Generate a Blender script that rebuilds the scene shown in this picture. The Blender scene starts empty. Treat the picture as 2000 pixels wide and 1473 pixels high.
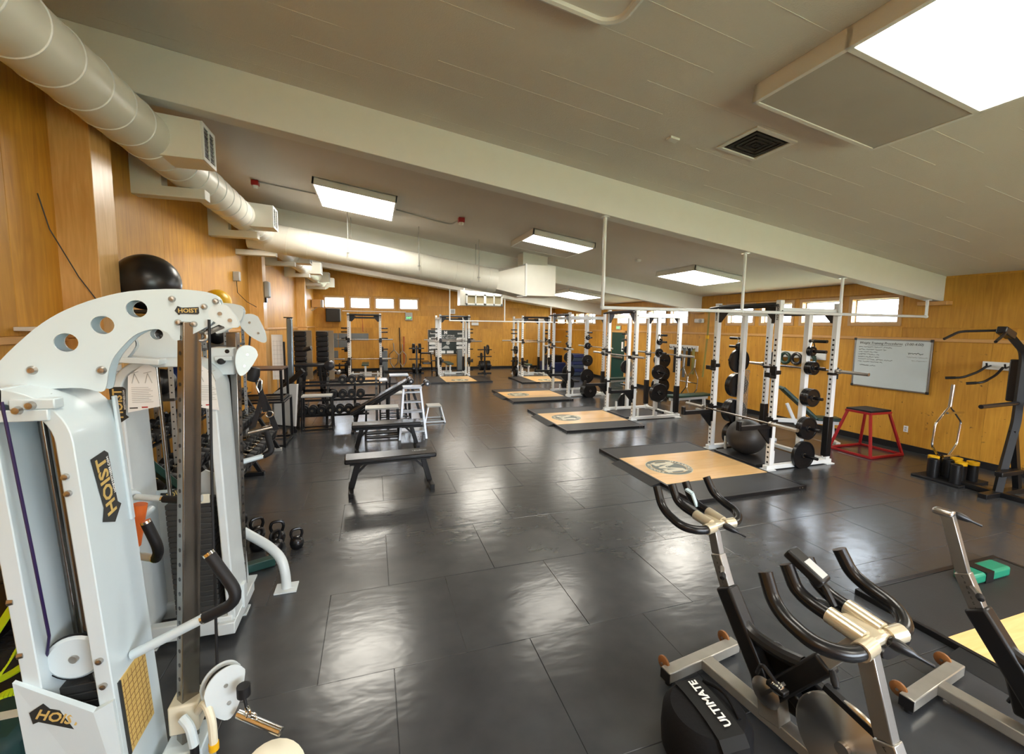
import bpy, bmesh, math, random
from mathutils import Vector, Matrix
random.seed(7)
S = bpy.context.scene
COL = S.collection
PI = math.pi

# ------------------------------------------------------------------ camera
F, YAW, PIT, ROL = 844.07, .3125, .0973, .01242
def cam_axes():
    r = Vector((math.cos(YAW), -math.sin(YAW), 0)); f = Vector((math.sin(YAW), math.cos(YAW), 0)); u = Vector((0, 0, 1))
    f, u = f*math.cos(PIT)-u*math.sin(PIT), u*math.cos(PIT)+f*math.sin(PIT)
    r, u = r*math.cos(ROL)+u*math.sin(ROL), u*math.cos(ROL)-r*math.sin(ROL)
    return r, u, f
r_, u_, f_ = cam_axes()
cd = bpy.data.cameras.new('camera'); cam = bpy.data.objects.new('camera', cd); COL.objects.link(cam)
cd.sensor_fit = 'HORIZONTAL'; cd.sensor_width = 36; cd.lens = F*36/2000; cd.shift_y = -17.54/2000
cd.clip_start = .05; cd.clip_end = 200
M3 = Matrix((r_, u_, -f_)).transposed().to_4x4(); M3.translation = (0, 0, 2.1)
cam.matrix_world = M3
S.camera = cam

# ------------------------------------------------------------------ world, exposure
w = bpy.data.worlds.new('world'); S.world = w; w.use_nodes = True
bg = w.node_tree.nodes['Background']; bg.inputs[0].default_value = (.86, .93, 1, 1); bg.inputs[1].default_value = 18.0
S.view_settings.view_transform = 'Standard'; S.view_settings.look = 'None'; S.view_settings.gamma = 1
S.view_settings.use_curve_mapping = False; S.view_settings.exposure = 0.55
LAMP = 15.0
C_ = S.cycles; C_.max_bounces = 6; C_.diffuse_bounces = 3; C_.glossy_bounces = 3; C_.transmission_bounces = 3; C_.transparent_max_bounces = 6; C_.caustics_reflective = False; C_.caustics_refractive = False

# ------------------------------------------------------------------ materials
MATS = {}
def nt(name):
    m = bpy.data.materials.new(name); m.use_nodes = True
    return m, m.node_tree, m.node_tree.nodes['Principled BSDF']
def mat(name, col, rough=.5, metal=0, var=.0, vscale=6, bump=0, bscale=40, coat=0, emit=0, spec=.5):
    if name in MATS: return MATS[name]
    m, t, b = nt(name)
    b.inputs['Roughness'].default_value = rough; b.inputs['Metallic'].default_value = metal
    b.inputs['Specular IOR Level'].default_value = spec; b.inputs['Coat Weight'].default_value = coat
    tc = t.nodes.new('ShaderNodeTexCoord')
    c4 = (*col, 1)
    n = t.nodes.new('ShaderNodeTexNoise'); n.inputs['Scale'].default_value = vscale; n.inputs['Detail'].default_value = 4
    t.links.new(tc.outputs['Object'], n.inputs['Vector'])
    mx = t.nodes.new('ShaderNodeMix'); mx.data_type = 'RGBA'
    v = max(var, .02)
    mx.inputs[6].default_value = (*[c*(1-v) for c in col], 1); mx.inputs[7].default_value = (*[min(1, c*(1+v)) for c in col], 1)
    t.links.new(n.outputs['Fac'], mx.inputs[0]); t.links.new(mx.outputs[2], b.inputs['Base Color'])
    if bump:
        n2 = t.nodes.new('ShaderNodeTexNoise'); n2.inputs['Scale'].default_value = bscale; n2.inputs['Detail'].default_value = 5
        t.links.new(tc.outputs['Object'], n2.inputs['Vector'])
        bp = t.nodes.new('ShaderNodeBump'); bp.inputs['Strength'].default_value = bump; bp.inputs['Distance'].default_value = .01
        t.links.new(n2.outputs['Fac'], bp.inputs['Height']); t.links.new(bp.outputs[0], b.inputs['Normal'])
    if emit:
        b.inputs['Emission Color'].default_value = c4; b.inputs['Emission Strength'].default_value = emit
    MATS[name] = m; return m

def wood(name, c1, c2, rough=.35, axis=2, coat=.2, sc=1.0, scuff=0):
    """veneer: grain stretched along one object axis, tone varies from sheet to sheet"""
    m, t, b = nt(name); L = t.links.new
    tc = t.nodes.new('ShaderNodeTexCoord'); oi = t.nodes.new('ShaderNodeObjectInfo')
    add = t.nodes.new('ShaderNodeVectorMath'); add.operation = 'ADD'
    mul = t.nodes.new('ShaderNodeVectorMath'); mul.operation = 'SCALE'; mul.inputs[3].default_value = 31.0
    cmb = t.nodes.new('ShaderNodeCombineXYZ')
    for i in range(3): L(oi.outputs['Random'], cmb.inputs[i])
    L(cmb.outputs[0], mul.inputs[0]); L(tc.outputs['Object'], add.inputs[0]); L(mul.outputs[0], add.inputs[1])
    mp = t.nodes.new('ShaderNodeMapping'); s = [14*sc, 14*sc, 14*sc]; s[axis] = 1.1*sc; mp.inputs['Scale'].default_value = s
    L(add.outputs[0], mp.inputs[0])
    n1 = t.nodes.new('ShaderNodeTexNoise'); n1.inputs['Scale'].default_value = 1.3; n1.inputs['Detail'].default_value = 7; n1.inputs['Distortion'].default_value = 1.4
    L(mp.outputs[0], n1.inputs['Vector'])
    n2 = t.nodes.new('ShaderNodeTexNoise'); n2.inputs['Scale'].default_value = 1.7; n2.inputs['Detail'].default_value = 3
    L(add.outputs[0], n2.inputs['Vector'])
    m1 = t.nodes.new('ShaderNodeMath'); m1.operation = 'MULTIPLY_ADD'; m1.inputs[1].default_value = .55
    L(n1.outputs['Fac'], m1.inputs[0])
    m2 = t.nodes.new('ShaderNodeMath'); m2.operation = 'MULTIPLY'; m2.inputs[1].default_value = .45; L(n2.outputs['Fac'], m2.inputs[0]); L(m2.outputs[0], m1.inputs[2])
    rp = t.nodes.new('ShaderNodeValToRGB'); e = rp.color_ramp.elements
    e[0].position = .34; e[0].color = (*c1, 1); e[1].position = .66; e[1].color = (*c2, 1)
    L(m1.outputs[0], rp.inputs[0])
    hs = t.nodes.new('ShaderNodeHueSaturation')
    mr = t.nodes.new('ShaderNodeMapRange'); mr.inputs[3].default_value = .86; mr.inputs[4].default_value = 1.1
    L(oi.outputs['Random'], mr.inputs[0]); L(mr.outputs[0], hs.inputs['Value']); L(rp.outputs[0], hs.inputs['Color'])
    out = hs.outputs[0]
    if scuff:
        ns = t.nodes.new('ShaderNodeTexNoise'); ns.inputs['Scale'].default_value = 9; ns.inputs['Detail'].default_value = 6; ns.inputs['Roughness'].default_value = .7
        geo = t.nodes.new('ShaderNodeNewGeometry'); L(geo.outputs['Position'], ns.inputs['Vector'])
        r2 = t.nodes.new('ShaderNodeValToRGB'); r2.color_ramp.elements[0].position = .64; r2.color_ramp.elements[1].position = .69; L(ns.outputs['Fac'], r2.inputs[0])
        mxs = t.nodes.new('ShaderNodeMix'); mxs.data_type = 'RGBA'; mxs.inputs[7].default_value = (.05, .03, .015, 1)
        sc2 = t.nodes.new('ShaderNodeMath'); sc2.operation = 'MULTIPLY'; sc2.inputs[1].default_value = scuff; L(r2.outputs[0], sc2.inputs[0])
        L(sc2.outputs[0], mxs.inputs[0]); L(out, mxs.inputs[6]); out = mxs.outputs[2]
    L(out, b.inputs['Base Color'])
    b.inputs['Roughness'].default_value = rough; b.inputs['Coat Weight'].default_value = coat; b.inputs['Coat Roughness'].default_value = .22
    MATS[name] = m; return m

WOOD = wood('honey_plywood', (.47, .21, .022), (.70, .355, .045), .47, 2, .0)
WOODS = wood('scuffed_plywood', (.47, .21, .022), (.70, .355, .045), .47, 2, .0, 1, .8)
POSTW = wood('birch_post', (.74, .40, .12), (.95, .60, .24), .34, 2, .2, 1.4)
MAPLE = wood('maple_board', (.80, .46, .16), (.93, .63, .30), .3, 0, .2, 1.2)
TRIMW = mat('rail_wood', (.62, .34, .12), .4, var=.12)
FRAMEW = mat('window_wood', (.55, .33, .15), .4, var=.1)
WHITE = mat('white_powdercoat', (.84, .86, .86), .32, var=.03, coat=.2)
WHITEB = mat('white_paint', (.85, .85, .82), .55, var=.03, bump=.08, bscale=60)
DUCTW = mat('duct_paint', (.85, .835, .77), .35, var=.04)
CEIL = mat('ceiling_paint', (.78, .755, .70), .8, var=.05, vscale=1.2, bump=.25, bscale=120)
BLACK = mat('black_powdercoat', (.009, .009, .010), .35, var=.2, spec=.35)
BLACKP = mat('black_vinyl', (.016, .016, .018), .27, var=.15, bump=.1, bscale=30)
RUB = mat('black_rubber', (.010, .010, .011), .55, var=.2, spec=.3)
IRON = mat('black_enamel_iron', (.008, .008, .009), .27, var=.2, spec=.4)
CHROME = mat('chrome', (.72, .71, .68), .14, 1, var=.03)
STEEL = mat('brushed_steel', (.46, .44, .41), .32, 1, var=.1, vscale=20)
DSTEEL = mat('dull_chrome_tube', (.27, .25, .225), .22, 1, var=.25, vscale=5)
GREY = mat('grey_paint', (.42, .42, .40), .45, var=.1)
MATG = mat('grey_felt', (.17, .19, .20), .8, var=.1)
GREEN = mat('dark_green_vinyl', (.012, .045, .033), .4, var=.15)
DKGREEN = mat('dark_green_paint', (.008, .05, .042), .35, var=.1)
RED = mat('red_powdercoat', (.36, .012, .016), .4, var=.15)
GOLD = mat('gold_print', (.55, .38, .12), .45, var=.08)
YEL = mat('yellow_plastic', (.75, .42, .01), .35, var=.05)
LIME = mat('lime_rope', (.62, .90, .02), .45, var=.08)
BLUE = mat('blue_vinyl', (.015, .03, .12), .45, var=.1)
ORANGE = mat('orange_vinyl', (.75, .16, .03), .4, var=.08)
PAPER = mat('paper_white', (.78, .78, .76), .6, var=.03)
BOARD = mat('whiteboard_enamel', (.62, .70, .72), .18, var=.03, coat=.3)
ALU = mat('aluminium', (.36, .37, .38), .36, 1, var=.05)
INK = mat('dark_print', (.02, .022, .022), .5)
INKR = mat('red_print', (.45, .03, .03), .5)
INKG = mat('faded_green_print', (.10, .125, .105), .45, var=.15, vscale=18)
CREAM = mat('cream_print', (.66, .62, .48), .45, var=.04)
BROWN = mat('brown_print', (.20, .10, .03), .5)
WHEEL = mat('amber_wheel', (.25, .10, .03), .35)
PURPLE = mat('cable_sheath', (.018, .009, .06), .4)
DARKG = mat('dark_grille', (.025, .023, .02), .6, var=.2)
GREYB = mat('weight_stack_black', (.03, .031, .031), .5, var=.15)
TAN = mat('tan_cardboard', (.42, .33, .22), .7, var=.1)
STRAP = mat('olive_strap', (.30, .26, .06), .7, var=.1)
CREAMM = mat('cast_alloy', (.70, .62, .46), .28, .6, var=.06)

def floor_mat():
    m, t, b = nt('rubber_tile'); L = t.links.new
    geo = t.nodes.new('ShaderNodeNewGeometry')
    n = t.nodes.new('ShaderNodeTexNoise'); n.inputs['Scale'].default_value = 3.2; n.inputs['Detail'].default_value = 6; L(geo.outputs['Position'], n.inputs['Vector'])
    rp = t.nodes.new('ShaderNodeValToRGB'); e = rp.color_ramp.elements
    e[0].position = .3; e[0].color = (.036, .039, .044, 1); e[1].position = .75; e[1].color = (.054, .058, .064, 1)
    L(n.outputs['Fac'], rp.inputs[0]); L(rp.outputs[0], b.inputs['Base Color'])
    n2 = t.nodes.new('ShaderNodeTexNoise'); n2.inputs['Scale'].default_value = 7; n2.inputs['Detail'].default_value = 3; L(geo.outputs['Position'], n2.inputs['Vector'])
    mr = t.nodes.new('ShaderNodeMapRange'); mr.inputs[3].default_value = .20; mr.inputs[4].default_value = .25; L(n2.outputs['Fac'], mr.inputs[0]); L(mr.outputs[0], b.inputs['Roughness'])
    mp = t.nodes.new('ShaderNodeMapping'); mp.inputs['Scale'].default_value = (5, 9, 5); L(geo.outputs['Position'], mp.inputs[0])
    n3 = t.nodes.new('ShaderNodeTexNoise'); n3.inputs['Scale'].default_value = 1.1; n3.inputs['Detail'].default_value = 2; n3.inputs['Distortion'].default_value = .0; L(mp.outputs[0], n3.inputs['Vector'])
    n4 = t.nodes.new('ShaderNodeTexVoronoi'); n4.inputs['Scale'].default_value = 5; L(mp.outputs[0], n4.inputs['Vector'])
    ad = t.nodes.new('ShaderNodeMath'); ad.operation = 'MULTIPLY_ADD'; ad.inputs[1].default_value = .0; L(n4.outputs['Distance'], ad.inputs[0]); L(n3.outputs['Fac'], ad.inputs[2])
    bp = t.nodes.new('ShaderNodeBump'); bp.inputs['Strength'].default_value = .2; bp.inputs['Distance'].default_value = .012; L(ad.outputs[0], bp.inputs['Height']); L(bp.outputs[0], b.inputs['Normal'])
    b.inputs['Specular IOR Level'].default_value = .62
    return m
FLOORM = floor_mat()
def emis(name, col, s):
    m = bpy.data.materials.new(name); m.use_nodes = True; t = m.node_tree; t.nodes.clear()
    o = t.nodes.new('ShaderNodeOutputMaterial'); e = t.nodes.new('ShaderNodeEmission'); e.inputs[0].default_value = (*col, 1); e.inputs[1].default_value = s
    t.links.new(e.outputs[0], o.inputs[0]); return m
LIT = emis('lit_diffuser', (1, .945, .83), LAMP)
GLOWG = emis('exit_glow', (.25, 1, .3), 1.6)
def glass():
    m = bpy.data.materials.new('window_glass'); m.use_nodes = True; t = m.node_tree; t.nodes.clear()
    o = t.nodes.new('ShaderNodeOutputMaterial'); a = t.nodes.new('ShaderNodeBsdfTransparent'); g = t.nodes.new('ShaderNodeBsdfGlossy'); mx = t.nodes.new('ShaderNodeMixShader')
    g.inputs['Roughness'].default_value = .03; mx.inputs[0].default_value = .06
    a.inputs[0].default_value = (.96, .98, 1, 1)
    t.links.new(a.outputs[0], mx.inputs[1]); t.links.new(g.outputs[0], mx.inputs[2]); t.links.new(mx.outputs[0], o.inputs[0]); return m
GLASS = glass()
def camo():
    m, t, b = nt('chain_galvanised'); b.inputs['Metallic'].default_value = .8; b.inputs['Roughness'].default_value = .35; b.inputs['Base Color'].default_value = (.35, .35, .34, 1); return m
CHAIN = camo()

# ------------------------------------------------------------------ mesh helpers
class MB:
    def __init__(s): s.v = []; s.f = []
    def add(s, vs, fs):
        o = len(s.v); s.v += [tuple(v) for v in vs]; s.f += [tuple(i+o for i in f) for f in fs]; return s
    def box(s, x0, x1, y0, y1, z0, z1):
        vs = [(x, y, z) for z in (z0, z1) for y in (y0, y1) for x in (x0, x1)]
        return s.add(vs, [(0, 2, 3, 1), (4, 5, 7, 6), (0, 1, 5, 4), (2, 6, 7, 3), (0, 4, 6, 2), (1, 3, 7, 5)])
    def cbox(s, c, d): return s.box(c[0]-d[0]/2, c[0]+d[0]/2, c[1]-d[1]/2, c[1]+d[1]/2, c[2]-d[2]/2, c[2]+d[2]/2)
    def bar(s, p, q, w, h, up=(0, 0, 1)):
        p, q = Vector(p), Vector(q); d = (q-p).normalized(); u = Vector(up)
        if abs(d.dot(u)) > .98: u = Vector((1, 0, 0)) if abs(d.x) < .9 else Vector((0, 1, 0))
        a = d.cross(u).normalized(); b = a.cross(d).normalized()
        vs = []
        for c in (p, q):
            for i, j in ((-1, -1), (1, -1), (1, 1), (-1, 1)): vs.append(c+a*(i*w/2)+b*(j*h/2))
        return s.add(vs, [(3, 2, 1, 0), (4, 5, 6, 7), (0, 1, 5, 4), (1, 2, 6, 5), (2, 3, 7, 6), (3, 0, 4, 7)])
    def cyl(s, p, q, r, n=14, r2=None):
        p, q = Vector(p), Vector(q); d = (q-p).normalized(); u = Vector((0, 0, 1)) if abs(d.z) < .9 else Vector((1, 0, 0))
        a = d.cross(u).normalized(); b = a.cross(d); r2 = r if r2 is None else r2
        vs = [c+(a*math.cos(t)+b*math.sin(t))*R for c, R in ((p, r), (q, r2)) for t in [2*PI*k/n for k in range(n)]]
        fs = [(k, (k+1) % n, n+(k+1) % n, n+k) for k in range(n)] + [tuple(range(n-1, -1, -1)), tuple(range(n, 2*n))]
        return s.add(vs, fs)
    def tube(s, pts, r, n=10, fil=0, caps=True):
        pts = [Vector(p) for p in pts]
        if fil: pts = fillet(pts, fil)
        m = len(pts); T = []
        for i in range(m):
            a = pts[max(i-1, 0)]; b = pts[min(i+1, m-1)]; T.append((b-a).normalized())
        u = Vector((0, 0, 1)) if abs(T[0].z) < .9 else Vector((1, 0, 0))
        vs = []; A = T[0].cross(u).normalized()
        for i in range(m):
            A = (A-T[i]*A.dot(T[i])).normalized(); B = T[i].cross(A)
            R = r[i] if isinstance(r, (list, tuple)) else r
            vs += [pts[i]+(A*math.cos(2*PI*k/n)+B*math.sin(2*PI*k/n))*R for k in range(n)]
        fs = [(i*n+k, i*n+(k+1) % n, (i+1)*n+(k+1) % n, (i+1)*n+k) for i in range(m-1) for k in range(n)]
        if caps: fs += [tuple(range(n-1, -1, -1)), tuple((m-1)*n+k for k in range(n))]
        return s.add(vs, fs)
    def lathe(s, prof, o=(0, 0, 0), ax=(0, 0, 1), n=24, closed=False):
        o = Vector(o); d = Vector(ax).normalized(); u = Vector((0, 0, 1)) if abs(d.z) < .9 else Vector((1, 0, 0))
        a = d.cross(u).normalized(); b = d.cross(a)
        m = len(prof); vs = [o+d*h+(a*math.cos(2*PI*k/n)+b*math.sin(2*PI*k/n))*max(R, 1e-5) for R, h in prof for k in range(n)]
        rng = m if closed else m-1
        fs = [(i*n+k, i*n+(k+1) % n, ((i+1) % m)*n+(k+1) % n, ((i+1) % m)*n+k) for i in range(rng) for k in range(n)]
        return s.add(vs, fs)
    def prism(s, poly, o, ex, ey, t):
        """polygon (2D) in the plane o+ex*x+ey*y, thickness t along ex x ey"""
        o, ex, ey = Vector(o), Vector(ex), Vector(ey); nrm = ex.cross(ey).normalized()*t; n = len(poly)
        vs = [o+ex*x+ey*y for x, y in poly]; vs += [v+nrm for v in vs]
        return s.add(vs, [tuple(range(n-1, -1, -1)), tuple(range(n, 2*n))]+[(k, (k+1) % n, n+(k+1) % n, n+k) for k in range(n)])
    def sphere(s, c, r, n=24, m=14, sz=(1, 1, 1)):
        prof = [(math.sin(PI*i/m)*r, -math.cos(PI*i/m)*r) for i in range(m+1)]
        k = len(s.v); s.lathe(prof, (0, 0, 0), (0, 0, 1), n)
        for i in range(k, len(s.v)):
            x, y, z = s.v[i]; s.v[i] = (x*sz[0]+c[0], y*sz[1]+c[1], z*sz[2]+c[2])
        return s
    def xf(s, M):
        s.v = [tuple(M @ Vector(v)) for v in s.v]; return s
def fillet(pts, r, k=6):
    out = [pts[0]]
    for i in range(1, len(pts)-1):
        p, a, b = pts[i], pts[i-1], pts[i+1]
        da, db = (a-p), (b-p); R = min(r, da.length*.48, db.length*.48)
        s, e = p+da.normalized()*R, p+db.normalized()*R
        out += [(1-t)**2*s+2*t*(1-t)*p+t*t*e for t in [j/k for j in range(k+1)]]
    return out+[pts[-1]]
def root_loc(p):
    while p is not None and p.parent is not None: p = p.parent
    return Vector(p.location) if p is not None else Vector()
def me_of(mb, name, smooth=35):
    m = bpy.data.meshes.new(name); m.from_pydata(mb.v, [], mb.f); m.update()
    if smooth:
        m.shade_smooth(); m.set_sharp_from_angle(angle=math.radians(smooth))
    return m
def obj(name, mb, material, parent=None, bev=0, smooth=35, label=None):
    if isinstance(mb, MB):
        off = root_loc(parent)
        if off.length > 0: mb.v = [(x-off.x, y-off.y, z-off.z) for x, y, z in mb.v]
        me = me_of(mb, name, smooth)
    else: me = mb
    if not me.materials: me.materials.append(material)
    o = bpy.data.objects.new(name, me); COL.objects.link(o)
    if parent is not None: o.parent = parent
    if bev:
        b = o.modifiers.new('edge', 'BEVEL'); b.width = bev; b.segments = 2; b.limit_method = 'ANGLE'; b.angle_limit = math.radians(40); b.harden_normals = False
    if label: o['label'] = label
    return o
def tag(o, label, cat, group=None):
    o['label'] = label; o['category'] = cat
    if group: o['group'] = group
    return o
def thing(name, label, cat, loc=(0, 0, 0), group=None):
    o = bpy.data.objects.new(name, None); o.empty_display_size = .1; COL.objects.link(o); o.location = loc
    return tag(o, label, cat, group)
def struct(name, mb, m, parent=None, bev=0, smooth=35):
    o = obj(name, mb, m, parent, bev, smooth)
    if parent is None: o['kind'] = 'structure'
    return o
def dup(root, loc, rotz=0, label=None, group=None, rot=None, scale=None):
    def cp(o, par):
        c = o.copy(); COL.objects.link(c); c.parent = par
        for ch in list(o.children): cp(ch, c)
        return c
    r = cp(root, None); r.location = loc; r.rotation_euler = rot if rot else (0, 0, rotz)
    if scale: r.scale = (scale,)*3 if not isinstance(scale, tuple) else scale
    if label: r['label'] = label
    if group: r['group'] = group
    return r
def text_me(txt, size, name='lettering', ext=.0008, align='CENTER', shear=0, bold=0):
    c = bpy.data.curves.new(name, 'FONT'); c.body = txt; c.size = size; c.extrude = ext; c.align_x = align; c.align_y = 'CENTER'; c.shear = shear; c.offset = bold; c.resolution_u = 2
    o = bpy.data.objects.new(name, c); COL.objects.link(o)
    bpy.context.view_layer.update()
    m = bpy.data.meshes.new_from_object(o.evaluated_get(bpy.context.evaluated_depsgraph_get())); m.name = name
    bpy.data.objects.remove(o); bpy.data.curves.remove(c); m.materials.clear(); return m
def frame_m(o, ex, ey):
    ex, ey = Vector(ex).normalized(), Vector(ey).normalized(); ez = ex.cross(ey)
    m = Matrix((ex, ey, ez)).transposed().to_4x4(); m.translation = Vector(o); return m
def text(txt, size, o, ex, ey, material, parent, name='lettering', shear=0, bold=0, align='CENTER', ext=.0008):
    m = text_me(txt, size, name, ext, align, shear, bold); m.transform(frame_m(Vector(o)-root_loc(parent), ex, ey))
    return obj(name, m, material, parent)
def plate2d(outline, holes, t, o, ex, ey, bevel=0):
    """sheet cut to an outline with round or polygonal holes, thickness t centred on the plane"""
    c = bpy.data.curves.new('plate', 'CURVE'); c.dimensions = '2D'; c.fill_mode = 'BOTH'; c.extrude = t/2
    for poly in [outline]+holes:
        s = c.splines.new('POLY'); s.points.add(len(poly)-1); s.use_cyclic_u = True
        for p, q in zip(s.points, poly): p.co = (q[0], q[1], 0, 1)
    ob = bpy.data.objects.new('plate', c); COL.objects.link(ob); bpy.context.view_layer.update()
    m = bpy.data.meshes.new_from_object(ob.evaluated_get(bpy.context.evaluated_depsgraph_get()))
    bpy.data.objects.remove(ob); bpy.data.curves.remove(c); m.materials.clear()
    m.transform(frame_m(o, ex, ey)); m.shade_smooth(); m.set_sharp_from_angle(angle=math.radians(35)); return m
def circ(x, y, r, n=20, ry=None): return [(x+r*math.cos(2*PI*k/n), y+(ry or r)*math.sin(2*PI*k/n)) for k in range(n)]
def smooth_poly(pts, k=4):
    n = len(pts); out = []
    for i in range(n):
        p0, p1, p2, p3 = [Vector((*pts[(i+j-1) % n], 0)) for j in range(4)]
        for j in range(k):
            t = j/k; v = .5*((2*p1)+(-p0+p2)*t+(2*p0-5*p1+4*p2-p3)*t*t+(-p0+3*p1-3*p2+p3)*t**3); out.append((v.x, v.y))
    return out
def place_me(m, parent):   # shift a world-space mesh into its thing's frame
    m.transform(Matrix.Translation(-root_loc(parent))); return m
# ------------------------------------------------------------------ the room
XL, XR, YB, YF = -2.4, 8.95, -3.2, 20.6
def cz(x): return 4.199-.1348*x
T = .885
floor = struct('floor', MB().box(XL-.2, XR+.2, YB-.2, YF+.2, -.16, -.006), FLOORM)
def tile_mb(x0, x1, y0, y1):
    m = MB(); g, b = .0008, .0022
    a = [(x0+g, y0+g), (x1-g, y0+g), (x1-g, y1-g), (x0+g, y1-g)]; c = [(x0+g+b, y0+g+b), (x1-g-b, y0+g+b), (x1-g-b, y1-g-b), (x0+g+b, y1-g-b)]
    vs = [(x, y, -.006) for x, y in a]+[(x, y, -.0025) for x, y in a]+[(x, y, 0) for x, y in c]
    return m.add(vs, [(8, 9, 10, 11)]+[(k, (k+1) % 4, 4+(k+1) % 4, 4+k) for k in range(4)]+[(4+k, 4+(k+1) % 4, 8+(k+1) % 4, 8+k) for k in range(4)])
full = None; rest = MB(); ntile = 0
k = 0; y = 2.555+T*math.floor((YB-2.555)/T)
rows = []
while y < YF:
    i = round((y-2.555)/T); off = -.343 if i % 2 == 0 else .09
    x = off+T*math.floor((XL-off)/T)
    while x < XR:
        rows.append((max(x, XL), min(x+T, XR), max(y, YB), min(y+T, YF))); x += T
    y += T
for x0, x1, y0, y1 in rows:
    if x1-x0 < .02 or y1-y0 < .02: continue
    if .7 < y0 and ntile < 298:
        ntile += 1
        if x1-x0 > T-.001 and y1-y0 > T-.001:
            if full is None:
                full = me_of(tile_mb(-T/2, T/2, -T/2, T/2), 'floor_tile', 0); full.materials.append(FLOORM)
            o = obj('floor_tile', full, FLOORM, floor); o.location = ((x0+x1)/2, (y0+y1)/2, 0)
            o.rotation_euler = (random.uniform(-.0032, .0032), random.uniform(-.0032, .0032), 0)
        else: obj('floor_tile', tile_mb(x0, x1, y0, y1), FLOORM, floor, smooth=0)
    else:
        m = tile_mb(x0, x1, y0, y1); rest.add(m.v, m.f)
o = obj('floor_tile_field', rest, FLOORM, floor, smooth=0); o['kind'] = 'stuff'

# ceiling and beams
ceil = struct('ceiling', MB().prism([(XL-.3, cz(XL-.3)), (XR+.3, cz(XR+.3)), (XR+.3, cz(XR+.3)+.15), (XL-.3, cz(XL-.3)+.15)], (0, YF+.2, 0), (1, 0, 0), (0, 0, 1), YF-YB+.4), CEIL, smooth=0)
# narrow boards of the ceiling: raised joint lines
J = MB(); 
for i, yy in enumerate([y*.305+.2 for y in range(-3, 15)]):
    x = -2.2+(i*1.37) % 2.1
    while x < 8.6:
        ln = 1.0+((i*37) % 10)*.1
        J.bar((x, yy, cz(x)-.0005), (min(x+ln, 8.8), yy, cz(min(x+ln, 8.8))-.0005), .005, .003); x += 2.44
o = obj('ceiling_joint', J, CEIL, ceil, smooth=0); o['kind'] = 'stuff'
for k, yb in enumerate((-1.0, 4.657, 10.17, 15.85)):
    struct('trim_%d' % (k+1), MB().prism([(XL, cz(XL)), (XR, cz(XR)), (XR, cz(XR)-.415), (XL, cz(XL)-.43)], (0, yb+.19, 0), (1, 0, 0), (0, 0, 1), .19), WHITEB, bev=.006)

# window openings: (axis coordinate ranges)
def wins(s, pitch, wd, n=4): return [(s+pitch*i, s+pitch*i+wd) for i in range(n)]
RW = [wins(5.25, 1.035, .87), wins(10.68, 1.03, .87), wins(16.3, 1.03, .87)]
FWN = wins(-1.99, 1.057, .87)
ZR0, ZR1, ZF0, ZF1 = 2.2, 2.73, 2.77, 3.29
TH = .2
# right wall: solid wall as pieces around the openings
wr = MB(); wr.box(XR, XR+TH, YB, YF, -.1, ZR0).box(XR, XR+TH, YB, YF, ZR1, cz(XR)+.1)
edges = [YB]+[e for g in RW for a in g for e in a]+[YF]
for a, b in zip(edges[0::2], edges[1::2]): wr.box(XR, XR+TH, a, b, ZR0, ZR1)
wall_right = struct('wall_right', wr, WOOD, smooth=0)
wf = MB(); wf.box(XL-TH, XR+TH, YF, YF+TH, -.1, ZF0)
edges = [XL-TH]+[e for a in FWN for e in a]+[XR+TH]
for a, b in zip(edges[0::2], edges[1::2]):
    if b-a < 3: wf.box(a, b, YF, YF+TH, ZF0, ZF1)
wf.prism([(2.051, ZF0), (XR+TH, ZF0), (XR+TH, cz(XR+TH)), (2.051, cz(2.051))], (0, YF+TH, 0), (1, 0, 0), (0, 0, 1), TH)
wf.prism([(XL-TH, ZF1), (2.051, ZF1), (2.051, cz(2.051)+.05), (XL-TH, cz(XL-TH)+.05)], (0, YF+TH, 0), (1, 0, 0), (0, 0, 1), TH)
wall_far = struct('wall_far', wf, WOOD, smooth=0)
wall_left = struct('wall_left', MB().box(XL-TH, XL, YB, YF, -.1, cz(XL)+.1), WOOD, smooth=0)
# unseen wall behind the photographer, wide glazed opening placed to daylight the machine
wb = MB(); wb.box(XL-TH, XR+TH, YB-TH, YB, -.1, .9).box(XL-TH, 1.6, YB-TH, YB, .9, 2.5).box(6.7, XR+TH, YB-TH, YB, .9, 2.5)
wb.prism([(XL-TH, 2.5), (XR+TH, 2.5), (XR+TH, cz(XR+TH)+.05), (XL-TH, cz(XL-TH)+.05)], (0, YB, 0), (1, 0, 0), (0, 0, 1), TH)
wall_back = struct('wall_back', wb, WOOD, smooth=0)

# veneer sheets, one board each
RAILZ = 1.955
def sheet(mb, parent, m=WOOD): return obj('plywood_sheet', mb, m, parent, bev=.002, smooth=0)
P_ = .012
y = YB
i = 0
while y < YF-.05:
    y1 = min(y+1.2, YF)
    sheet(MB().box(XR-P_, XR, y+.0015, y1-.0015, .1, RAILZ-.03), wall_right, WOODS)
    sheet(MB().box(XR-P_, XR, y+.0015, y1-.0015, RAILZ+.03, ZR0-.05), wall_right)
    sheet(MB().box(XL, XL+P_, y+.0015, y1-.0015, .1, RAILZ-.03), wall_left)
    sheet(MB().box(XL, XL+P_, y+.0015, y1-.0015, RAILZ+.03, cz(XL)-.05), wall_left)
    y = y1; i += 1
for a, b in ((YB, 5.13), (9.33, 10.56), (14.75, 16.18)):
    sheet(MB().box(XR-P_, XR, a, b, ZR0-.047, cz(XR)-.03), wall_right)
for a, b in ((5.13, 9.33), (10.56, 14.75), (16.18, 20.58)):
    sheet(MB().box(XR-.05, XR, a, b, ZR1+.04, cz(XR)-.02), wall_right)
x = XL
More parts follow.
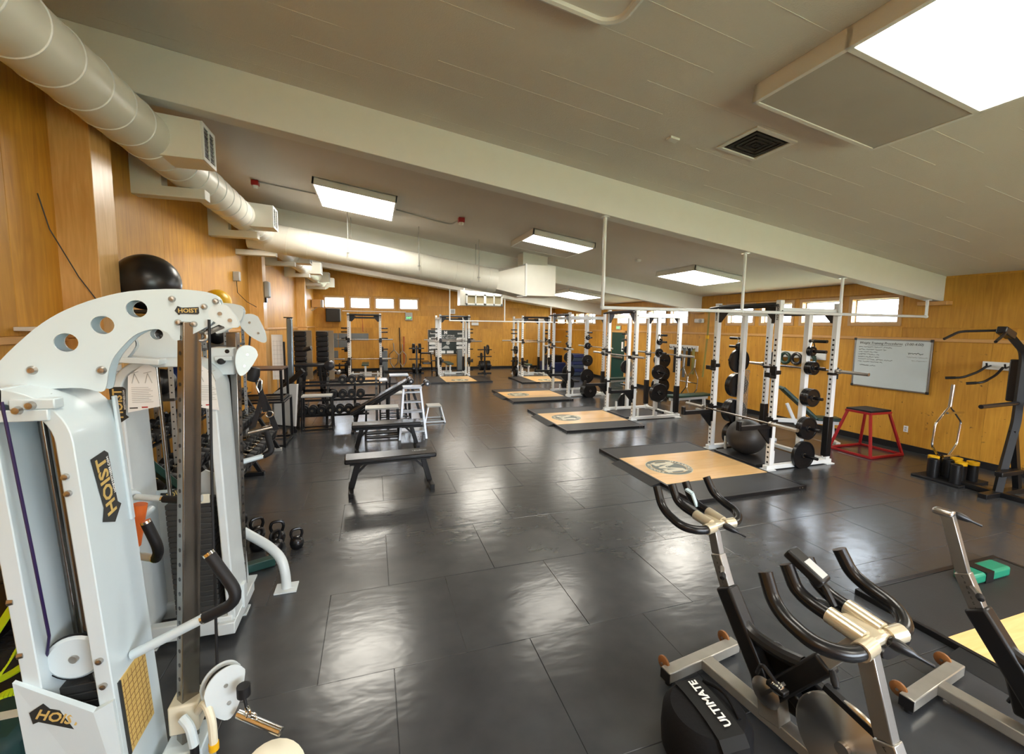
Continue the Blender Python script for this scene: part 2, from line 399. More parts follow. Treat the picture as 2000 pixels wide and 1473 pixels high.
while x < XR-.05:
    x1 = min(x+1.22, XR)
    sheet(MB().box(x+.0015, x1-.0015, YF-P_, YF, .1, RAILZ-.02), wall_far, WOODS)
    sheet(MB().box(x+.0015, x1-.0015, YF-P_, YF, RAILZ-.015, 2.5), wall_far)
    if x1 > 2.2:
        xa = max(x, 2.15)
        sheet(MB().box(xa+.0015, x1-.0015, YF-P_, YF, 2.505, min(2.98, cz(x1)-.02)), wall_far)
        if cz(x1) > 3.2: sheet(MB().box(xa+.0015, x1-.0015, YF-P_, YF, 2.985, cz(x1)-.01), wall_far)
    x = x1
x = XL
while x < 2.1:
    x1 = min(x+1.22, 2.148); sheet(MB().box(x+.0015, x1-.0015, YF-P_, YF, 3.36, cz(x1)-.01), wall_far); x = x1
# rails, baseboards
struct('trim_5', MB().box(XR-.035, XR, YB, YF, RAILZ-.028, RAILZ+.028), TRIMW, bev=.008)
struct('trim_6', MB().box(XL, XL+.035, YB, YF, RAILZ-.028, RAILZ+.028), TRIMW, bev=.008)
struct('baseboard_right', MB().box(XR-.025, XR, YB, YF, 0, .105), RUB, bev=.005)
struct('baseboard_far', MB().box(XL, XR, YF-.025, YF, 0, .105), RUB, bev=.005)
struct('baseboard_left', MB().box(XL, XL+.025, YB, YF, 0, .105), RUB, bev=.005)
# posts along the left wall and the bracket under the beam on the right
for k, yp in enumerate((4.49, 10.15, 16.03)):
    p = struct('trim_%d' % (7+k), MB().box(XL, -2.13, yp, yp+.3, RAILZ+.03, cz(-2.2)-.3), POSTW, bev=.004)
    obj('post_foot', MB().box(XL, -2.115, yp-.012, yp+.312, 0, RAILZ), POSTW, p, bev=.004)
    obj('post_rail', MB().box(XL, -2.09, yp-.03, yp+.33, RAILZ, RAILZ+.03), TRIMW, p, bev=.006)
for k, yp in enumerate((4.657, 10.17, 15.85)):
    struct('trim_%d' % (10+k), MB().box(XR-.16, XR, yp-.12, yp+.28, cz(XR)-.47, cz(XR)-.405), TRIMW, bev=.006)

# windows: frame, pane
wn = [0]
def window(ax, a, b, z0, z1, pos, depth):
    wn[0] += 1
    m = MB(); f = .045
    def bx(p0, p1, q0, q1):
        if ax == 'y': m.box(pos-.02, pos+depth, p0, p1, q0, q1)
        else: m.box(p0, p1, pos-.02, pos+depth, q0, q1)
    bx(a-.02, a+f, z0-.02, z1+.02); bx(b-f, b+.02, z0-.02, z1+.02); bx(a+f, b-f, z0-.02, z0+f); bx(a+f, b-f, z1-f, z1+.02)
    o = struct('window_%d' % wn[0], m, FRAMEW, bev=.003)
    g = MB(); d = pos+depth*.55
    if ax == 'y': g.box(d, d+.006, a+f, b-f, z0+f, z1-f)
    else: g.box(a+f, b-f, d, d+.006, z0+f, z1-f)
    obj('pane', g, GLASS, o, smooth=0)
    s = MB(); t = .018   # thin dark sash around the pane
    def sx(p0, p1, q0, q1):
        if ax == 'y': s.box(d-.015, d+.02, p0, p1, q0, q1)
        else: s.box(p0, p1, d-.015, d+.02, q0, q1)
    A, B, Z0, Z1 = a+f, b-f, z0+f, z1-f
    sx(A, A+t, Z0, Z1); sx(B-t, B, Z0, Z1); sx(A, B, Z0, Z0+t); sx(A, B, Z1-t, Z1)
    obj('sash', s, GREY, o, smooth=0)
for g in RW:
    for a, b in g: window('y', a, b, ZR0, ZR1, XR, .2)
for a, b in FWN: window('x', a, b, ZF0, ZF1, YF, .2)
window('x', 1.6, 6.7, .9, 2.5, YB-.2, .2)
# daylight portals in the openings
def portal(x, y, z, sx, sy, rot):
    l = bpy.data.lights.new('daylight_portal', 'AREA'); l.shape = 'RECTANGLE'; l.size = sx; l.size_y = sy; l.cycles.is_portal = True
    o = bpy.data.objects.new('daylight_portal', l); COL.objects.link(o); o.location = (x, y, z); o.rotation_euler = rot
for g in RW: portal(XR+.3, (g[0][0]+g[-1][1])/2, 2.465, .7, 4.3, (0, PI/2, 0))
portal(.03, YF+.3, 3.03, 4.3, .7, (-PI/2, 0, 0))
portal(4.15, YB-.3, 1.7, 5.3, 1.8, (PI/2, 0, 0))

# unseen ground, added to bounce pale green daylight up to ceiling and beam
struct('bounce_ground', MB().box(-45, 55, -45, -3.6, -.6, -.3).box(-45, -2.8, -3.6, 65, -.6, -.3).box(9.4, 55, -3.6, 65, -.6, -.3).box(-2.8, 9.4, 21.1, 65, -.6, -.3), mat('green_bounce', (.37, .42, .27), .9, var=.2), smooth=0)
# dark green door in the right wall
d = struct('door_1', MB().box(XR-.05, XR-.005, 13.98, 14.90, 0, 1.9), DKGREEN, bev=.004)
obj('door_frame', MB().box(XR-.06, XR, 13.9, 13.98, 0, 1.97).box(XR-.06, XR, 14.9, 14.98, 0, 1.97).box(XR-.06, XR, 13.9, 14.98, 1.9, 1.97), TRIMW, d, bev=.004)
obj('push_bar', MB().box(XR-.11, XR-.05, 14.05, 14.8, .93, 1.0), STEEL, d, bev=.008)
obj('door_window', MB().box(XR-.055, XR-.045, 14.08, 14.2, 1.2, 1.55), PAPER, d)

# ------------------------------------------------------------------ ceiling lights
SL = math.atan(.1348)
OFFD = mat('unlit_diffuser', (.50, .47, .42), .5, var=.12, vscale=3)
def ceiling_light(xc, y0, y1, lit, label, dep=.11):
    L_ = 1.26; zc = cz(xc)
    t = thing('ceiling_light', label, 'ceiling light', (xc, (y0+y1)/2, zc), 'fluorescent ceiling lights')
    M = Matrix.Translation((xc, (y0+y1)/2, zc)) @ Matrix.Rotation(SL, 4, 'Y'); h = L_/2; w = (y1-y0)/2
    m = MB().box(-h, h, -w, -w+.035, -dep, 0).box(-h, h, w-.035, w, -dep, 0).box(-h, -h+.03, -w, w, -dep, 0).box(h-.03, h, -w, w, -dep, 0).box(-h, h, -.02, .02, -dep, 0).box(-h, h, -w, w, -.02, -.004)
    obj('housing', m.xf(M), WHITEB, t, bev=.003)
    for s, on in ((-1, lit[0]), (1, lit[1])):
        a, b = (-w+.035, -.02) if s < 0 else (.02, w-.035)
        obj('diffuser', MB().box(-h+.03, h-.03, a, b, -dep+.006, -dep+.014).xf(M), LIT if on else OFFD, t, smooth=0, label='lit diffuser' if on else 'unlit grey diffuser')
    return t
ceiling_light(3.27, 1.28, 2.6, (1, 0), 'half lit fluorescent ceiling light nearest the top right corner of the picture', .13)
ceiling_light(-.2, 7.36, 8.71, (1, 1), 'fully lit ceiling light left of centre beside the round duct')
ceiling_light(3.37, 7.36, 8.66, (1, 0), 'ceiling light with a dark far half above the end of the cross duct')
ceiling_light(6.8, 7.27, 8.52, (1, 1), 'fully lit ceiling light above the nearest white rack by the high windows')
ceiling_light(6.85, 13.2, 14.85, (1, 1), 'fully lit ceiling light above the racks in the next bay')
ceiling_light(-.2, 13.0, 14.4, (1, 1), 'lit ceiling light hidden behind the cross duct on the left')
ceiling_light(3.37, 13.0, 14.4, (1, 1), 'lit ceiling light hidden behind the cross duct at the centre')
for xc, nm in ((-.2, 'left'), (3.37, 'middle'), (6.8, 'right')):
    ceiling_light(xc, 18.0, 19.4, (1, 0), 'half lit ceiling light close to the far wall, %s of three' % nm)
for xc, nm in ((-.2, 'left'), (6.8, 'right')):
    ceiling_light(xc, .2, 1.5, (0, 1) if xc < 0 else (1, 1), '%s ceiling light over the near end of the room, on the %s' % ('half lit' if xc < 0 else 'lit', nm))
for xc, nm in ((-.2, 'left'), (3.37, 'middle'), (6.8, 'right')):
    ceiling_light(xc, -2.6, -1.3, (1, 1), 'lit ceiling light behind the photographer, %s' % nm)

# round-cornered ceiling fixture at the top edge
t = thing('ceiling_fixture', 'round cornered white ceiling fixture at the top edge of the picture', 'ceiling fixture', (1.1, 2.1, cz(1.1)))
M = Matrix.Translation((1.12, 2.12, cz(1.12))) @ Matrix.Rotation(SL, 4, 'Y')
def rrect(w, h, r, n=6): return [(sx*(w-r)+r*math.cos(a0+PI/2*j/n), sy*(h-r)+r*math.sin(a0+PI/2*j/n)) for sx, sy, a0 in ((1, 1, 0), (-1, 1, PI/2), (-1, -1, PI), (1, -1, 1.5*PI)) for j in range(n+1)]
obj('body', MB().prism(rrect(.36, .42, .14), (0, 0, -.05), (1, 0, 0), (0, 1, 0), .05).xf(M), WHITEB, t, bev=.01)
ring = MB(); pts = [(x, y, -.05) for x, y in rrect(.36, .42, .14)]; ring.tube(pts+[pts[0]], .025, 8); obj('rim', ring.xf(M), WHITE, t)
# square dark ceiling vent
t = thing('ceiling_vent', 'square dark ceiling vent with a white frame beside the unlit light', 'vent', (3.3, 3.2, cz(3.3)))
M = Matrix.Translation((3.305, 3.2, cz(3.305))) @ Matrix.Rotation(SL, 4, 'Y')
obj('backing', MB().box(-.19, .19, -.19, .19, -.004, -.001).xf(M), DARKG, t)
fr = MB()
for a, b, c, e in ((-.23, .23, -.23, -.19), (-.23, .23, .19, .23), (-.23, -.19, -.19, .19), (.19, .23, -.19, .19)): fr.box(a, b, c, e, -.016, 0)
obj('frame', fr.xf(M), WHITEB, t, bev=.003)
for k in range(4):
    q = .165-.045*k; sl = MB()
    for a, b, c, e in ((-q, q, -q, -q+.02), (-q, q, q-.02, q), (-q, -q+.02, -q, q), (q-.02, q, -q, q)): sl.box(a, b, c, e, -.012, -.006)
    obj('louvre', sl.xf(M), DARKG, t)
o = obj('smoke_detector', MB().lathe([(.001, -.05), (.04, -.05), (.055, -.035), (.06, 0), (.001, 0)], (5.24, 7.85, cz(5.24)), (0, 0, 1), 20), WHITEB); tag(o, 'small round smoke detector on the ceiling between two lights', 'smoke detector')
o = obj('ceiling_plate', MB().box(-.05, .05, -.035, .035, -.02, 0).xf(Matrix.Translation((2.67, 3.52, cz(2.67))) @ Matrix.Rotation(SL, 4, 'Y')), WHITEB, bev=.004); tag(o, 'small blank white plate on the ceiling left of the square vent', 'cover plate')
# conduit with red alarm boxes
t = thing('alarm_conduit', 'thin grey conduit between two red alarm boxes passing the left ceiling light', 'conduit', (-.2, 8.1, cz(-.2)))
obj('pipe', MB().tube([(-1.8, 8.36, cz(-1.8)-.015), (-.84, 8.3, cz(-.84)-.015)], .011, 8), GREY, t)
obj('pipe', MB().tube([(.44, 8.15, cz(.44)-.015), (1.2, 8.32, cz(1.2)-.015), (1.45, 8.32, cz(1.45)-.015), (1.53, 7.85, cz(1.53)-.015)], .011, 8, .1), GREY, t)
for x, yy in ((-1.8, 8.36), (1.53, 7.76)):
    b = obj('alarm_box', MB().cbox((x, yy, cz(x)-.045), (.11, .11, .08)), RED, t, bev=.008); obj('sounder', MB().lathe([(.001, -.05), (.035, -.045), (.045, 0)], (x, yy, cz(x)-.085), (0, 0, 1), 14), WHITEB, b)
# ------------------------------------------------------------------ ducts
DX, DZ, DR = -1.90, 3.755, .205
t = thing('air_duct', 'long round white air duct running along the left wall with box outlets', 'duct', (DX, 5, DZ))
duct = MB().lathe([(DR, 0), (DR, 23.3)], (DX, YB+.1, DZ), (0, 1, 0), 40)
obj('duct_tube', duct, DUCTW, t)
y = -2.9
while y < 8.9:
    obj('seam_ring', MB().lathe([(DR, -.007), (DR+.007, -.003), (DR+.007, .003), (DR, .007)], (DX, y, DZ), (0, 1, 0), 36), WHITE, t); y += .31
while y < 19.8:
    obj('seam_ring', MB().lathe([(DR, -.006), (DR+.005, -.003), (DR+.005, .003), (DR, .006)], (DX, y, DZ), (0, 1, 0), 20), DUCTW, t); y += 1.24
def outlet(yc, parent, w=.30, h=.34):
    # box leaving the duct sideways, its grille facing the room
    x1 = DX+.44
    b = obj('outlet_box', MB().prism([(DX, DZ-.17), (x1, DZ-.13-.04), (x1, DZ+.17), (DX, DZ+.20)], (0, yc+w/2, 0), (1, 0, 0), (0, 0, 1), w), DUCTW, parent, bev=.004)
    fr = MB()
    for a, c, e, g in ((-w/2, w/2, -.17, -.135), (-w/2, w/2, .135, .17), (-w/2, -w/2+.035, -.135, .135), (w/2-.035, w/2, -.135, .135), (-.008, .008, -.135, .135)): fr.box(x1, x1+.018, yc+a, yc+c, DZ+e, DZ+g)
    obj('grille_frame', fr, WHITE, b, bev=.002)
    obj('grille', MB().box(x1+.001, x1+.006, yc-w/2+.03, yc+w/2-.03, DZ-.137, DZ+.137), DARKG, b)
    for k in range(7): obj('slat', MB().bar((x1+.008, yc-w/2+.035, DZ-.115+.038*k), (x1+.008, yc+w/2-.035, DZ-.115+.038*k), .012, .003), GREY, b)
for yc in (4.98, 7.95): outlet(yc, t, .34)
for yc in (12.2, 14.6, 17.2, 19.2): outlet(yc, t, .42)
for k, yb in enumerate((5.7, 7.97, 9.35, 11.5, 14.05, 17.0, 18.6)):
    o = obj('duct_bracket', MB().box(XL, -1.72, yb, yb+.16, 3.36, 3.46) if k == 2 else MB().prism([(XL, 3.44), (-1.72, 3.44), (-1.72, 3.546), (-2.115, 3.546), (-2.115, 4.2), (XL, 4.2)], (0, yb+.16, 0), (1, 0, 0), (0, 0, 1), .16), WHITEB, bev=.005)
    tag(o, 'white boxed bracket carrying the wall duct, %s from the camera' % ('nearest', 'second', 'third', 'fourth', 'fifth', 'sixth', 'seventh')[k], 'bracket', 'duct brackets')
# cross duct, sloping with the ceiling
def zc(x): return 3.452-.1405*x
CY, CR = 9.4, .268
t = thing('cross_duct', 'thick round white duct crossing the room under the ceiling to a square box', 'duct', (0, CY, zc(0)))
ax = Vector((1, 0, -.1405)).normalized(); p0 = Vector((-2.15, CY, zc(-2.15))); ln = (2.62+2.15)/ax.x
obj('duct_tube', MB().lathe([(.001, 0), (CR, 0), (CR, ln)], p0, ax, 40), DUCTW, t)
for k in range(13): obj('seam_ring', MB().lathe([(CR, -.004), (CR+.0035, -.002), (CR+.0035, .002), (CR, .004)], p0+ax*(.3+k*.36), ax, 36), DUCTW, t)
# transition from round to square and the end box with its riser
n = 32; o1 = p0+ax*ln; a2 = Vector((0, 1, 0)); b2 = a2.cross(ax)*-1
cir = [o1+(a2*math.cos(2*PI*k/n)+b2*math.sin(2*PI*k/n))*CR for k in range(n)]
sq = []
for k in range(n):
    c, s = math.cos(2*PI*k/n), math.sin(2*PI*k/n); m = max(abs(c), abs(s)); sq.append(Vector((3.22, CY+.34*c/m, 3.09+.335*s/m)))
obj('transition', MB().add(cir+sq, [(k, (k+1) % n, n+(k+1) % n, n+k) for k in range(n)]), DUCTW, t, smooth=20)
obj('end_box', MB().box(3.22, 3.92, CY-.36, CY+.36, 2.765, 3.44), DUCTW, t, bev=.006)
obj('riser', MB().box(3.26, 3.86, CY-.02, CY+.36, 3.43, cz(3.26)), DUCTW, t, bev=.005)
obj('flange', MB().box(3.2, 3.24, CY-.37, CY+.37, 2.75, 3.455), WHITE, t, bev=.003)
obj('loose_strip', MB().bar((3.0, CY-.38, 2.735), (3.24, CY-.36, 2.765), .02, .01), WHITE, t)
for x in (-.42, .93, 2.18):
    h = obj('hanger_rod', MB().cyl((x, CY-CR-.012, zc(x)-.02), (x, CY-CR-.012, cz(x)), .008, 8).cyl((x+.04, CY+.2, zc(x)), (x+.04, CY+.2, cz(x)), .008, 8), GREY, t)
    obj('rod_clip', MB().cbox((x, CY-CR-.015, zc(x)-.03), (.05, .03, .02)).cyl((x, CY-CR-.015, zc(x)-.12), (x, CY-CR-.015, zc(x)), .006, 6), GREY, h)
# flat grilled diffuser box at the far side
t = thing('duct_outlet', 'white box outlet with a long open grille hanging beyond the cross duct', 'vent', (3.6, 14.2, 2.7))
obj('box', MB().prism([(2.62, 2.72), (4.02, 2.72), (4.02, 3.1), (2.62, 3.2)], (0, 13.9, 0), (1, 0, 0), (0, 0, 1), .42), DUCTW, t, bev=.006)
fr = MB()
for a, b, c, e in ((2.8, 4.0, 2.74, 2.79), (2.8, 4.0, 3.03, 3.08), (2.8, 2.86, 2.74, 3.08), (3.1, 3.14, 2.74, 3.08), (3.38, 3.46, 2.74, 3.08), (3.7, 3.74, 2.74, 3.08), (3.95, 4.0, 2.74, 3.08)): fr.box(a, b, 13.45, 13.49, c, e)
obj('grille_frame', fr, WHITE, t, bev=.002)
obj('grille', MB().box(2.82, 3.98, 13.475, 13.482, 2.76, 3.06), mat('amber_filter', (.42, .36, .22), .6, var=.15), t)
for x in (2.8, 3.85): obj('hanger_rod', MB().cyl((x, 13.7, 3.1), (x, 13.7, cz(x)), .012, 8), GREY, t)
# chin-up pipe frames hanging from the beams
def pipes(yb, xs, z, label, x0, x1):
    t = thing('hanging_pipe_bar', label, 'pipe bar', ((x0+x1)/2, yb, z), 'hanging pipe bars')
    obj('long_pipe', MB().cyl((x0, yb, z), (x1, yb, z), .022, 12), WHITE, t)
    for x in xs:
        top = cz(x)-.42
        v = obj('drop_pipe', MB().cyl((x, yb, z), (x, yb, top), .021, 12), WHITE, t)
        obj('flange', MB().lathe([(.001, -.012), (.055, -.012), (.055, 0)], (x, yb, top), (0, 0, 1), 16), WHITE, v)
        obj('elbow', MB().sphere((x, yb, z), .03, 12, 8), WHITE, v)
pipes(4.732, (2.68, 4.838, 6.71, 8.68), 2.335, 'long white pipe hanging from the near beam on four drop pipes', 2.66, 8.70)
pipes(15.95, (2.72, 4.83, 6.745, 8.6), 2.262, 'long thin pipe hanging from the far beam on drop pipes', 2.7, 8.62)
# ------------------------------------------------------------------ weights: plates, barbells
def plate_proto(r, th, name):
    t = thing('weight_plate', 'x', 'weight plate', (0, 0, 0))
    rim = r-.022
    prof = [(.027, -th/2), (.05, -th/2), (.055, -th*.32), (rim-.006, -th*.32), (rim, -th/2), (r-.004, -th/2), (r, -th/2+.004), (r, th/2-.004), (r-.004, th/2), (rim, th/2), (rim-.006, th*.32), (.055, th*.32), (.05, th/2), (.027, th/2)]
    obj('disc', MB().lathe(prof, (0, 0, 0), (0, 1, 0), 32, closed=True), IRON, t)
    hub = MB(); hub.lathe([(.027, -th/2-.001), (.027, th/2+.001), (.033, th/2+.001), (.033, -th/2-.001)], (0, 0, 0), (0, 1, 0), 18, closed=True); obj('hub_ring', hub, STEEL, t)
    return t
SIZES = {'large': (.215, .052), 'medium': (.172, .045), 'smaller': (.135, .04), 'small': (.10, .035), 'tiny': (.075, .03)}
PROTO = {}
def plate(size, loc, rotz, label, group):
    if size not in PROTO:
        PROTO[size] = plate_proto(*SIZES[size], size); o = PROTO[size]; o.location = loc; o.rotation_euler = (0, 0, rotz)
        tag(o, label, 'weight plate', group); return o
    return dup(PROTO[size], loc, rotz, label, group)
BB = []
def barbell(loc, rotz, label, group='barbells'):
    if not BB:
        t = thing('barbell', label, 'barbell', (0, 0, 0), group); BB.append(t)
        obj('shaft', MB().cyl((0, -.68, 0), (0, .68, 0), .0145, 12), DSTEEL, t)
        for s in (-1, 1):
            sl = obj('sleeve', MB().cyl((0, s*.69, 0), (0, s*1.1, 0), .025, 16), STEEL, t)
            obj('collar_ring', MB().cyl((0, s*.665, 0), (0, s*.70, 0), .038, 16), STEEL, sl)
        t.location = loc; t.rotation_euler = (0, 0, rotz); return t
    return dup(BB[0], loc, rotz, label, group)

# ------------------------------------------------------------------ power rack (front faces local -x)
PW = .077
def holes_mb(x, y, z0=.12, z1=1.98, face='-x'):
    m = MB(); z = z0
    while z < z1:
        m.cyl((x-.0012, y, z), (x+.001, y, z), .0165, 10); z += .076
    return m
def rack_proto():
    t = thing('power_rack', 'x', 'power rack', (0, 0, 0), 'white power racks')
    hw = .585
    for nm, x, top in (('front_post', 0, 2.52), ('storage_post', .58, 2.36), ('rear_post', 1.16, 2.50)):
        for s in (1, -1):
            p = obj(nm, MB().box(x-PW/2, x+PW/2, s*hw-PW/2, s*hw+PW/2, .075, top), WHITE, t, bev=.006)
            if nm != 'storage_post':
                h = obj('hole_row', holes_mb(x-PW/2, s*hw), BLACK, p, smooth=0); h['kind'] = 'stuff'
            if nm == 'front_post':
                for z in (2.36,): obj('bolt', MB().cyl((x, s*hw-PW/2-.006, z), (x, s*hw-PW/2+.002, z), .012, 8), BLACK, p)
                text('SAMSON', .05, (x-PW/2-.002, s*hw, 2.33), (0, 0, -1), (0, -1, 0), INK, p, bold=.001)
    for s in (1, -1):
        b = obj('base_rail', MB().box(-.08, 1.24, s*hw-.04, s*hw+.04, .012, .075), WHITE, t, bev=.006)
        for fx in (-.1, 1.1): obj('foot_plate', MB().box(fx, fx+.165, s*hw-.075, s*hw+.075, 0, .014), WHITE, b, bev=.003)
        obj('top_rail', MB().box(.038, 1.122, s*hw-.035, s*hw+.035, 2.32, 2.41), WHITE, t, bev=.006)
        obj('bar_holder', MB().cyl((.2, s*(hw-.12), .02), (.2, s*(hw-.12), .24), .026, 14), WHITE, t)
        for x in (0, 1.16):
            obj('gusset', MB().prism([(0, 0), (.2, 0), (.2, -.05), (.05, -.22), (0, -.22)], (x-.01, s*(hw-.036), 2.42), (0, -s, 0), (0, 0, 1), .012), BLACK, t)
    obj('pull_up_bar', MB().bar((-.005, -hw+.03, 2.45), (-.005, hw-.03, 2.45), .06, .075), BLACK, t, bev=.005)
    obj('chin_bar', MB().tube([(-.01, hw-.02, 2.45), (-.16, hw+.05, 2.43), (-.16, hw-.2, 2.45), (-.16, -hw+.2, 2.45), (-.16, -hw-.05, 2.43), (-.01, -hw+.02, 2.45)], .018, 8, .06), BLACK, t)
    obj('rear_cross', MB().bar((1.16, -hw+.03, 2.36), (1.16, hw-.03, 2.36), .05, .075), BLACK, t, bev=.005)
    obj('base_cross', MB().box(1.12, 1.2, -hw+.04, hw-.04, .02, .075), WHITE, t, bev=.005)
    for s in (1, -1):
        j = obj('bar_hook', MB().box(-.05, .05, s*hw-.052, s*hw+.052, 1.44, 1.50).box(-.06, -.035, s*hw-.05, s*hw+.05, 1.38, 1.56).box(-.15, -.05, s*hw-.05, s*hw+.05, 1.40, 1.425).box(-.16, -.14, s*hw-.05, s*hw+.05, 1.40, 1.47), BLACK, t, bev=.004)
        j2 = obj('bar_hook', MB().box(1.11, 1.21, s*hw-.052, s*hw+.052, 1.40, 1.44).box(1.2, 1.22, s*hw-.05, s*hw+.05, 1.34, 1.52), BLACK, t, bev=.004)
        a = obj('spotter_arm', MB().box(-.62, .03, s*hw-.032, s*hw+.032, .635, .70).box(-.64, -.60, s*hw-.032, s*hw+.032, .635, .77), BLACK, t, bev=.004)
        obj('arm_clamp', MB().box(-.052, .052, s*hw-.056, s*hw+.056, .73, .77).box(-.058, -.038, s*hw-.05, s*hw+.05, .5, .8).prism([(-.05, .64), (-.27, .64), (-.05, .4)], (0, s*hw-.02, 0), (1, 0, 0), (0, 0, 1), -.03), BLACK, a)
        for z in (.2, .62, 1.09, 1.53, 1.78, 1.93):
            obj('storage_peg', MB().cyl((.58, s*(hw+.03), z), (.58, s*(hw+.30), z), .0235, 12), IRON, t)
        obj('safety_strut', MB().box(1.1, 1.2, s*hw-.045, s*hw+.045, .12, .75), BLACK, t, bev=.005)
    return t
RACKP = rack_proto()
HW = .585
RK = {}
def rack(key, loc, rotz, label, first=[True]):
    if first[0]: first[0] = False; r = RACKP; r.location = loc; r.rotation_euler = (0, 0, rotz); r['label'] = label
    else: r = dup(RACKP, loc, rotz, label)
    RK[key] = Matrix.Translation(loc) @ Matrix.Rotation(rotz, 4, 'Z'); return r
rack('A', (5.62, 5.40, 0), 0, 'white six post power rack nearest the camera beside the whiteboard')
rack('B', (5.61, 8.95, 0), 0, 'second white power rack from the camera along the windows')
rack('C', (5.56, 12.29, 0), 0, 'third white power rack from the camera along the windows')
rack('D', (6.42, 16.72, 0), PI/2, 'white power rack facing the camera near the far right corner')
rack('E', (-.29, 17.72, 0), PI/2, 'white power rack against the far wall under the row of windows')
rack('F', (3.18, 17.45, 0), PI/2, 'white power rack in front of the record board at the far wall')
def wp(key, x, y, z): v = RK[key] @ Vector((x, y, z)); return tuple(v)
def rk_plate(key, size, x, y, z, label, rz=0):
    base = 0 if key in 'ABC' else PI/2
    plate(size, wp(key, x, y, z), base+rz, label, 'plates on the racks')
names = {'A': 'nearest rack', 'B': 'second rack', 'C': 'third rack', 'D': 'far right corner rack', 'E': 'far window rack', 'F': 'record board rack'}
peg = {.2: 'bottom peg', .62: 'second peg', 1.09: 'third peg', 1.53: 'fourth peg', 1.78: 'fifth peg'}
def loadpegs(key, s, lst):
    side = ('right hand' if s < 0 else 'left hand')
    for z, size, n in lst:
        th = SIZES[size][1]+.002
        for i in range(n):
            pos = '' if n == 1 else (', '+('innermost', 'second', 'third', 'fourth', 'fifth')[i])
            rk_plate(key, size, .58, s*(HW+.045+th*(i+.5)), z, '%s plate on the %s %s of the %s%s' % (size, side, peg[z], names[key], pos))
loadpegs('A', -1, [(.2, 'large', 1), (.62, 'medium', 2), (1.09, 'smaller', 3), (1.53, 'small', 3), (1.78, 'tiny', 2)])
loadpegs('A', 1, [(.2, 'large', 2), (.62, 'large', 3), (1.09, 'large', 2), (1.53, 'large', 1), (1.78, 'tiny', 2)])
loadpegs('B', -1, [(.62, 'large', 2), (1.09, 'medium', 1), (1.53, 'small', 1), (1.78, 'tiny', 1)])
loadpegs('B', 1, [(.2, 'large', 1), (1.09, 'medium', 1), (1.53, 'small', 1)])
loadpegs('C', -1, [(.2, 'large', 5), (.62, 'large', 1), (1.09, 'medium', 1), (1.53, 'small', 1), (1.78, 'tiny', 1)])
loadpegs('C', 1, [(.2, 'large', 2), (.62, 'large', 1), (1.09, 'medium', 1), (1.53, 'small', 1)])
loadpegs('D', 1, [(.2, 'large', 2), (.62, 'large', 1), (1.09, 'medium', 2), (1.53, 'small', 1)])
loadpegs('D', -1, [(.62, 'large', 1), (1.09, 'medium', 1), (1.53, 'small', 1)])
loadpegs('E', 1, [(.2, 'large', 1), (1.09, 'small', 4), (1.53, 'tiny', 3)])
loadpegs('E', -1, [(.2, 'large', 1), (1.09, 'small', 2), (.62, 'tiny', 1)])
loadpegs('F', 1, [(.2, 'large', 1), (1.53, 'tiny', 1)])
loadpegs('F', -1, [(.62, 'tiny', 1)])
for key in 'ABCDEF':
    rz = 0 if key in 'ABC' else PI/2
    barbell(wp(key, 1.16, 0, 1.465), rz, 'barbell resting on the rear hooks of the %s' % names[key])
barbell(wp('A', -.13, 0, .727), 0, 'barbell lying low across the black spotter arms of the nearest rack')
barbell(wp('B', -.1, .05, 1.452), 0, 'barbell on the front hooks of the second rack')
barbell(wp('C', -.1, .05, 1.452), 0, 'barbell on the front hooks of the third rack')
barbell(wp('D', -.1, 0, 1.452), PI/2, 'barbell on the front hooks of the far right corner rack')
barbell(wp('F', -.1, 0, 1.452), PI/2, 'barbell on the front hooks of the rack by the record board')
barbell(wp('E', .25, .1, .73), PI/2, 'barbell set low inside the rack under the far windows')
# spring collars on the top pegs
def clip(key, s, label):
    x, y, z = .58, s*(HW+.09), 1.93
    t = thing('spring_collar', label, 'collar', wp(key, x, y, z), 'spring collars')
    m = MB(); c = Vector(wp(key, x, y, z)); d = (RK[key].to_3x3() @ Vector((0, s, 0)))
    for k in range(3): m.lathe([(.026+.004*math.cos(a), .004*math.sin(a)+.012*k) for a in [2*PI*j/6 for j in range(6)]], c, d, 14, closed=True)
    obj('coil', m, CHROME, t)
    for q in (-1, 1): obj('handle', MB().bar(c+Vector((q*.02, 0, -.02)), c+Vector((q*.05, 0, -.12)), .012, .006), (CHROME if q < 0 else IRON), t)
for key in 'ABC':
    for s in (-1, 1): clip(key, s, 'pair of chrome spring collar grips on the %s top peg of the %s' % ('right' if s < 0 else 'left', names[key]))

# hanging chains on the nearest and second rack
def chain(key, label):
    x, y = .66, HW-.02
    t = thing('lifting_chain', label, 'chain', wp(key, x, y, 1.35)); m = MB()
    for k in range(5):
        ox = (k-2)*.03
        for j in range(17):
            z = 1.33-.048*j; p = Vector(wp(key, x+ox, y+.01*((k % 2)), z)); q = (j+k) % 2
            ex, ey = (Vector((1, 0, 0)), Vector((0, 0, 1))) if q else (Vector((0, 1, 0)), Vector((0, 0, 1)))
            pts = [p+ex*.013*math.cos(a)+ey*.026*math.sin(a) for a in [2*PI*i/8 for i in range(9)]]; m.tube(pts, .0045, 4, 0, False)
    o = obj('links', m, CHAIN, t); o['kind'] = 'stuff'
    obj('hook', MB().tube([wp(key, x-.08, y-.02, 1.36), wp(key, x-.07, y, 1.37), wp(key, x+.07, y, 1.37), wp(key, x+.08, y, 1.33)], .008, 8, .02), STEEL, t)
chain('A', 'bundle of galvanised chain hanging on the nearest rack'); chain('B', 'bundle of galvanised chain hanging on the second rack')

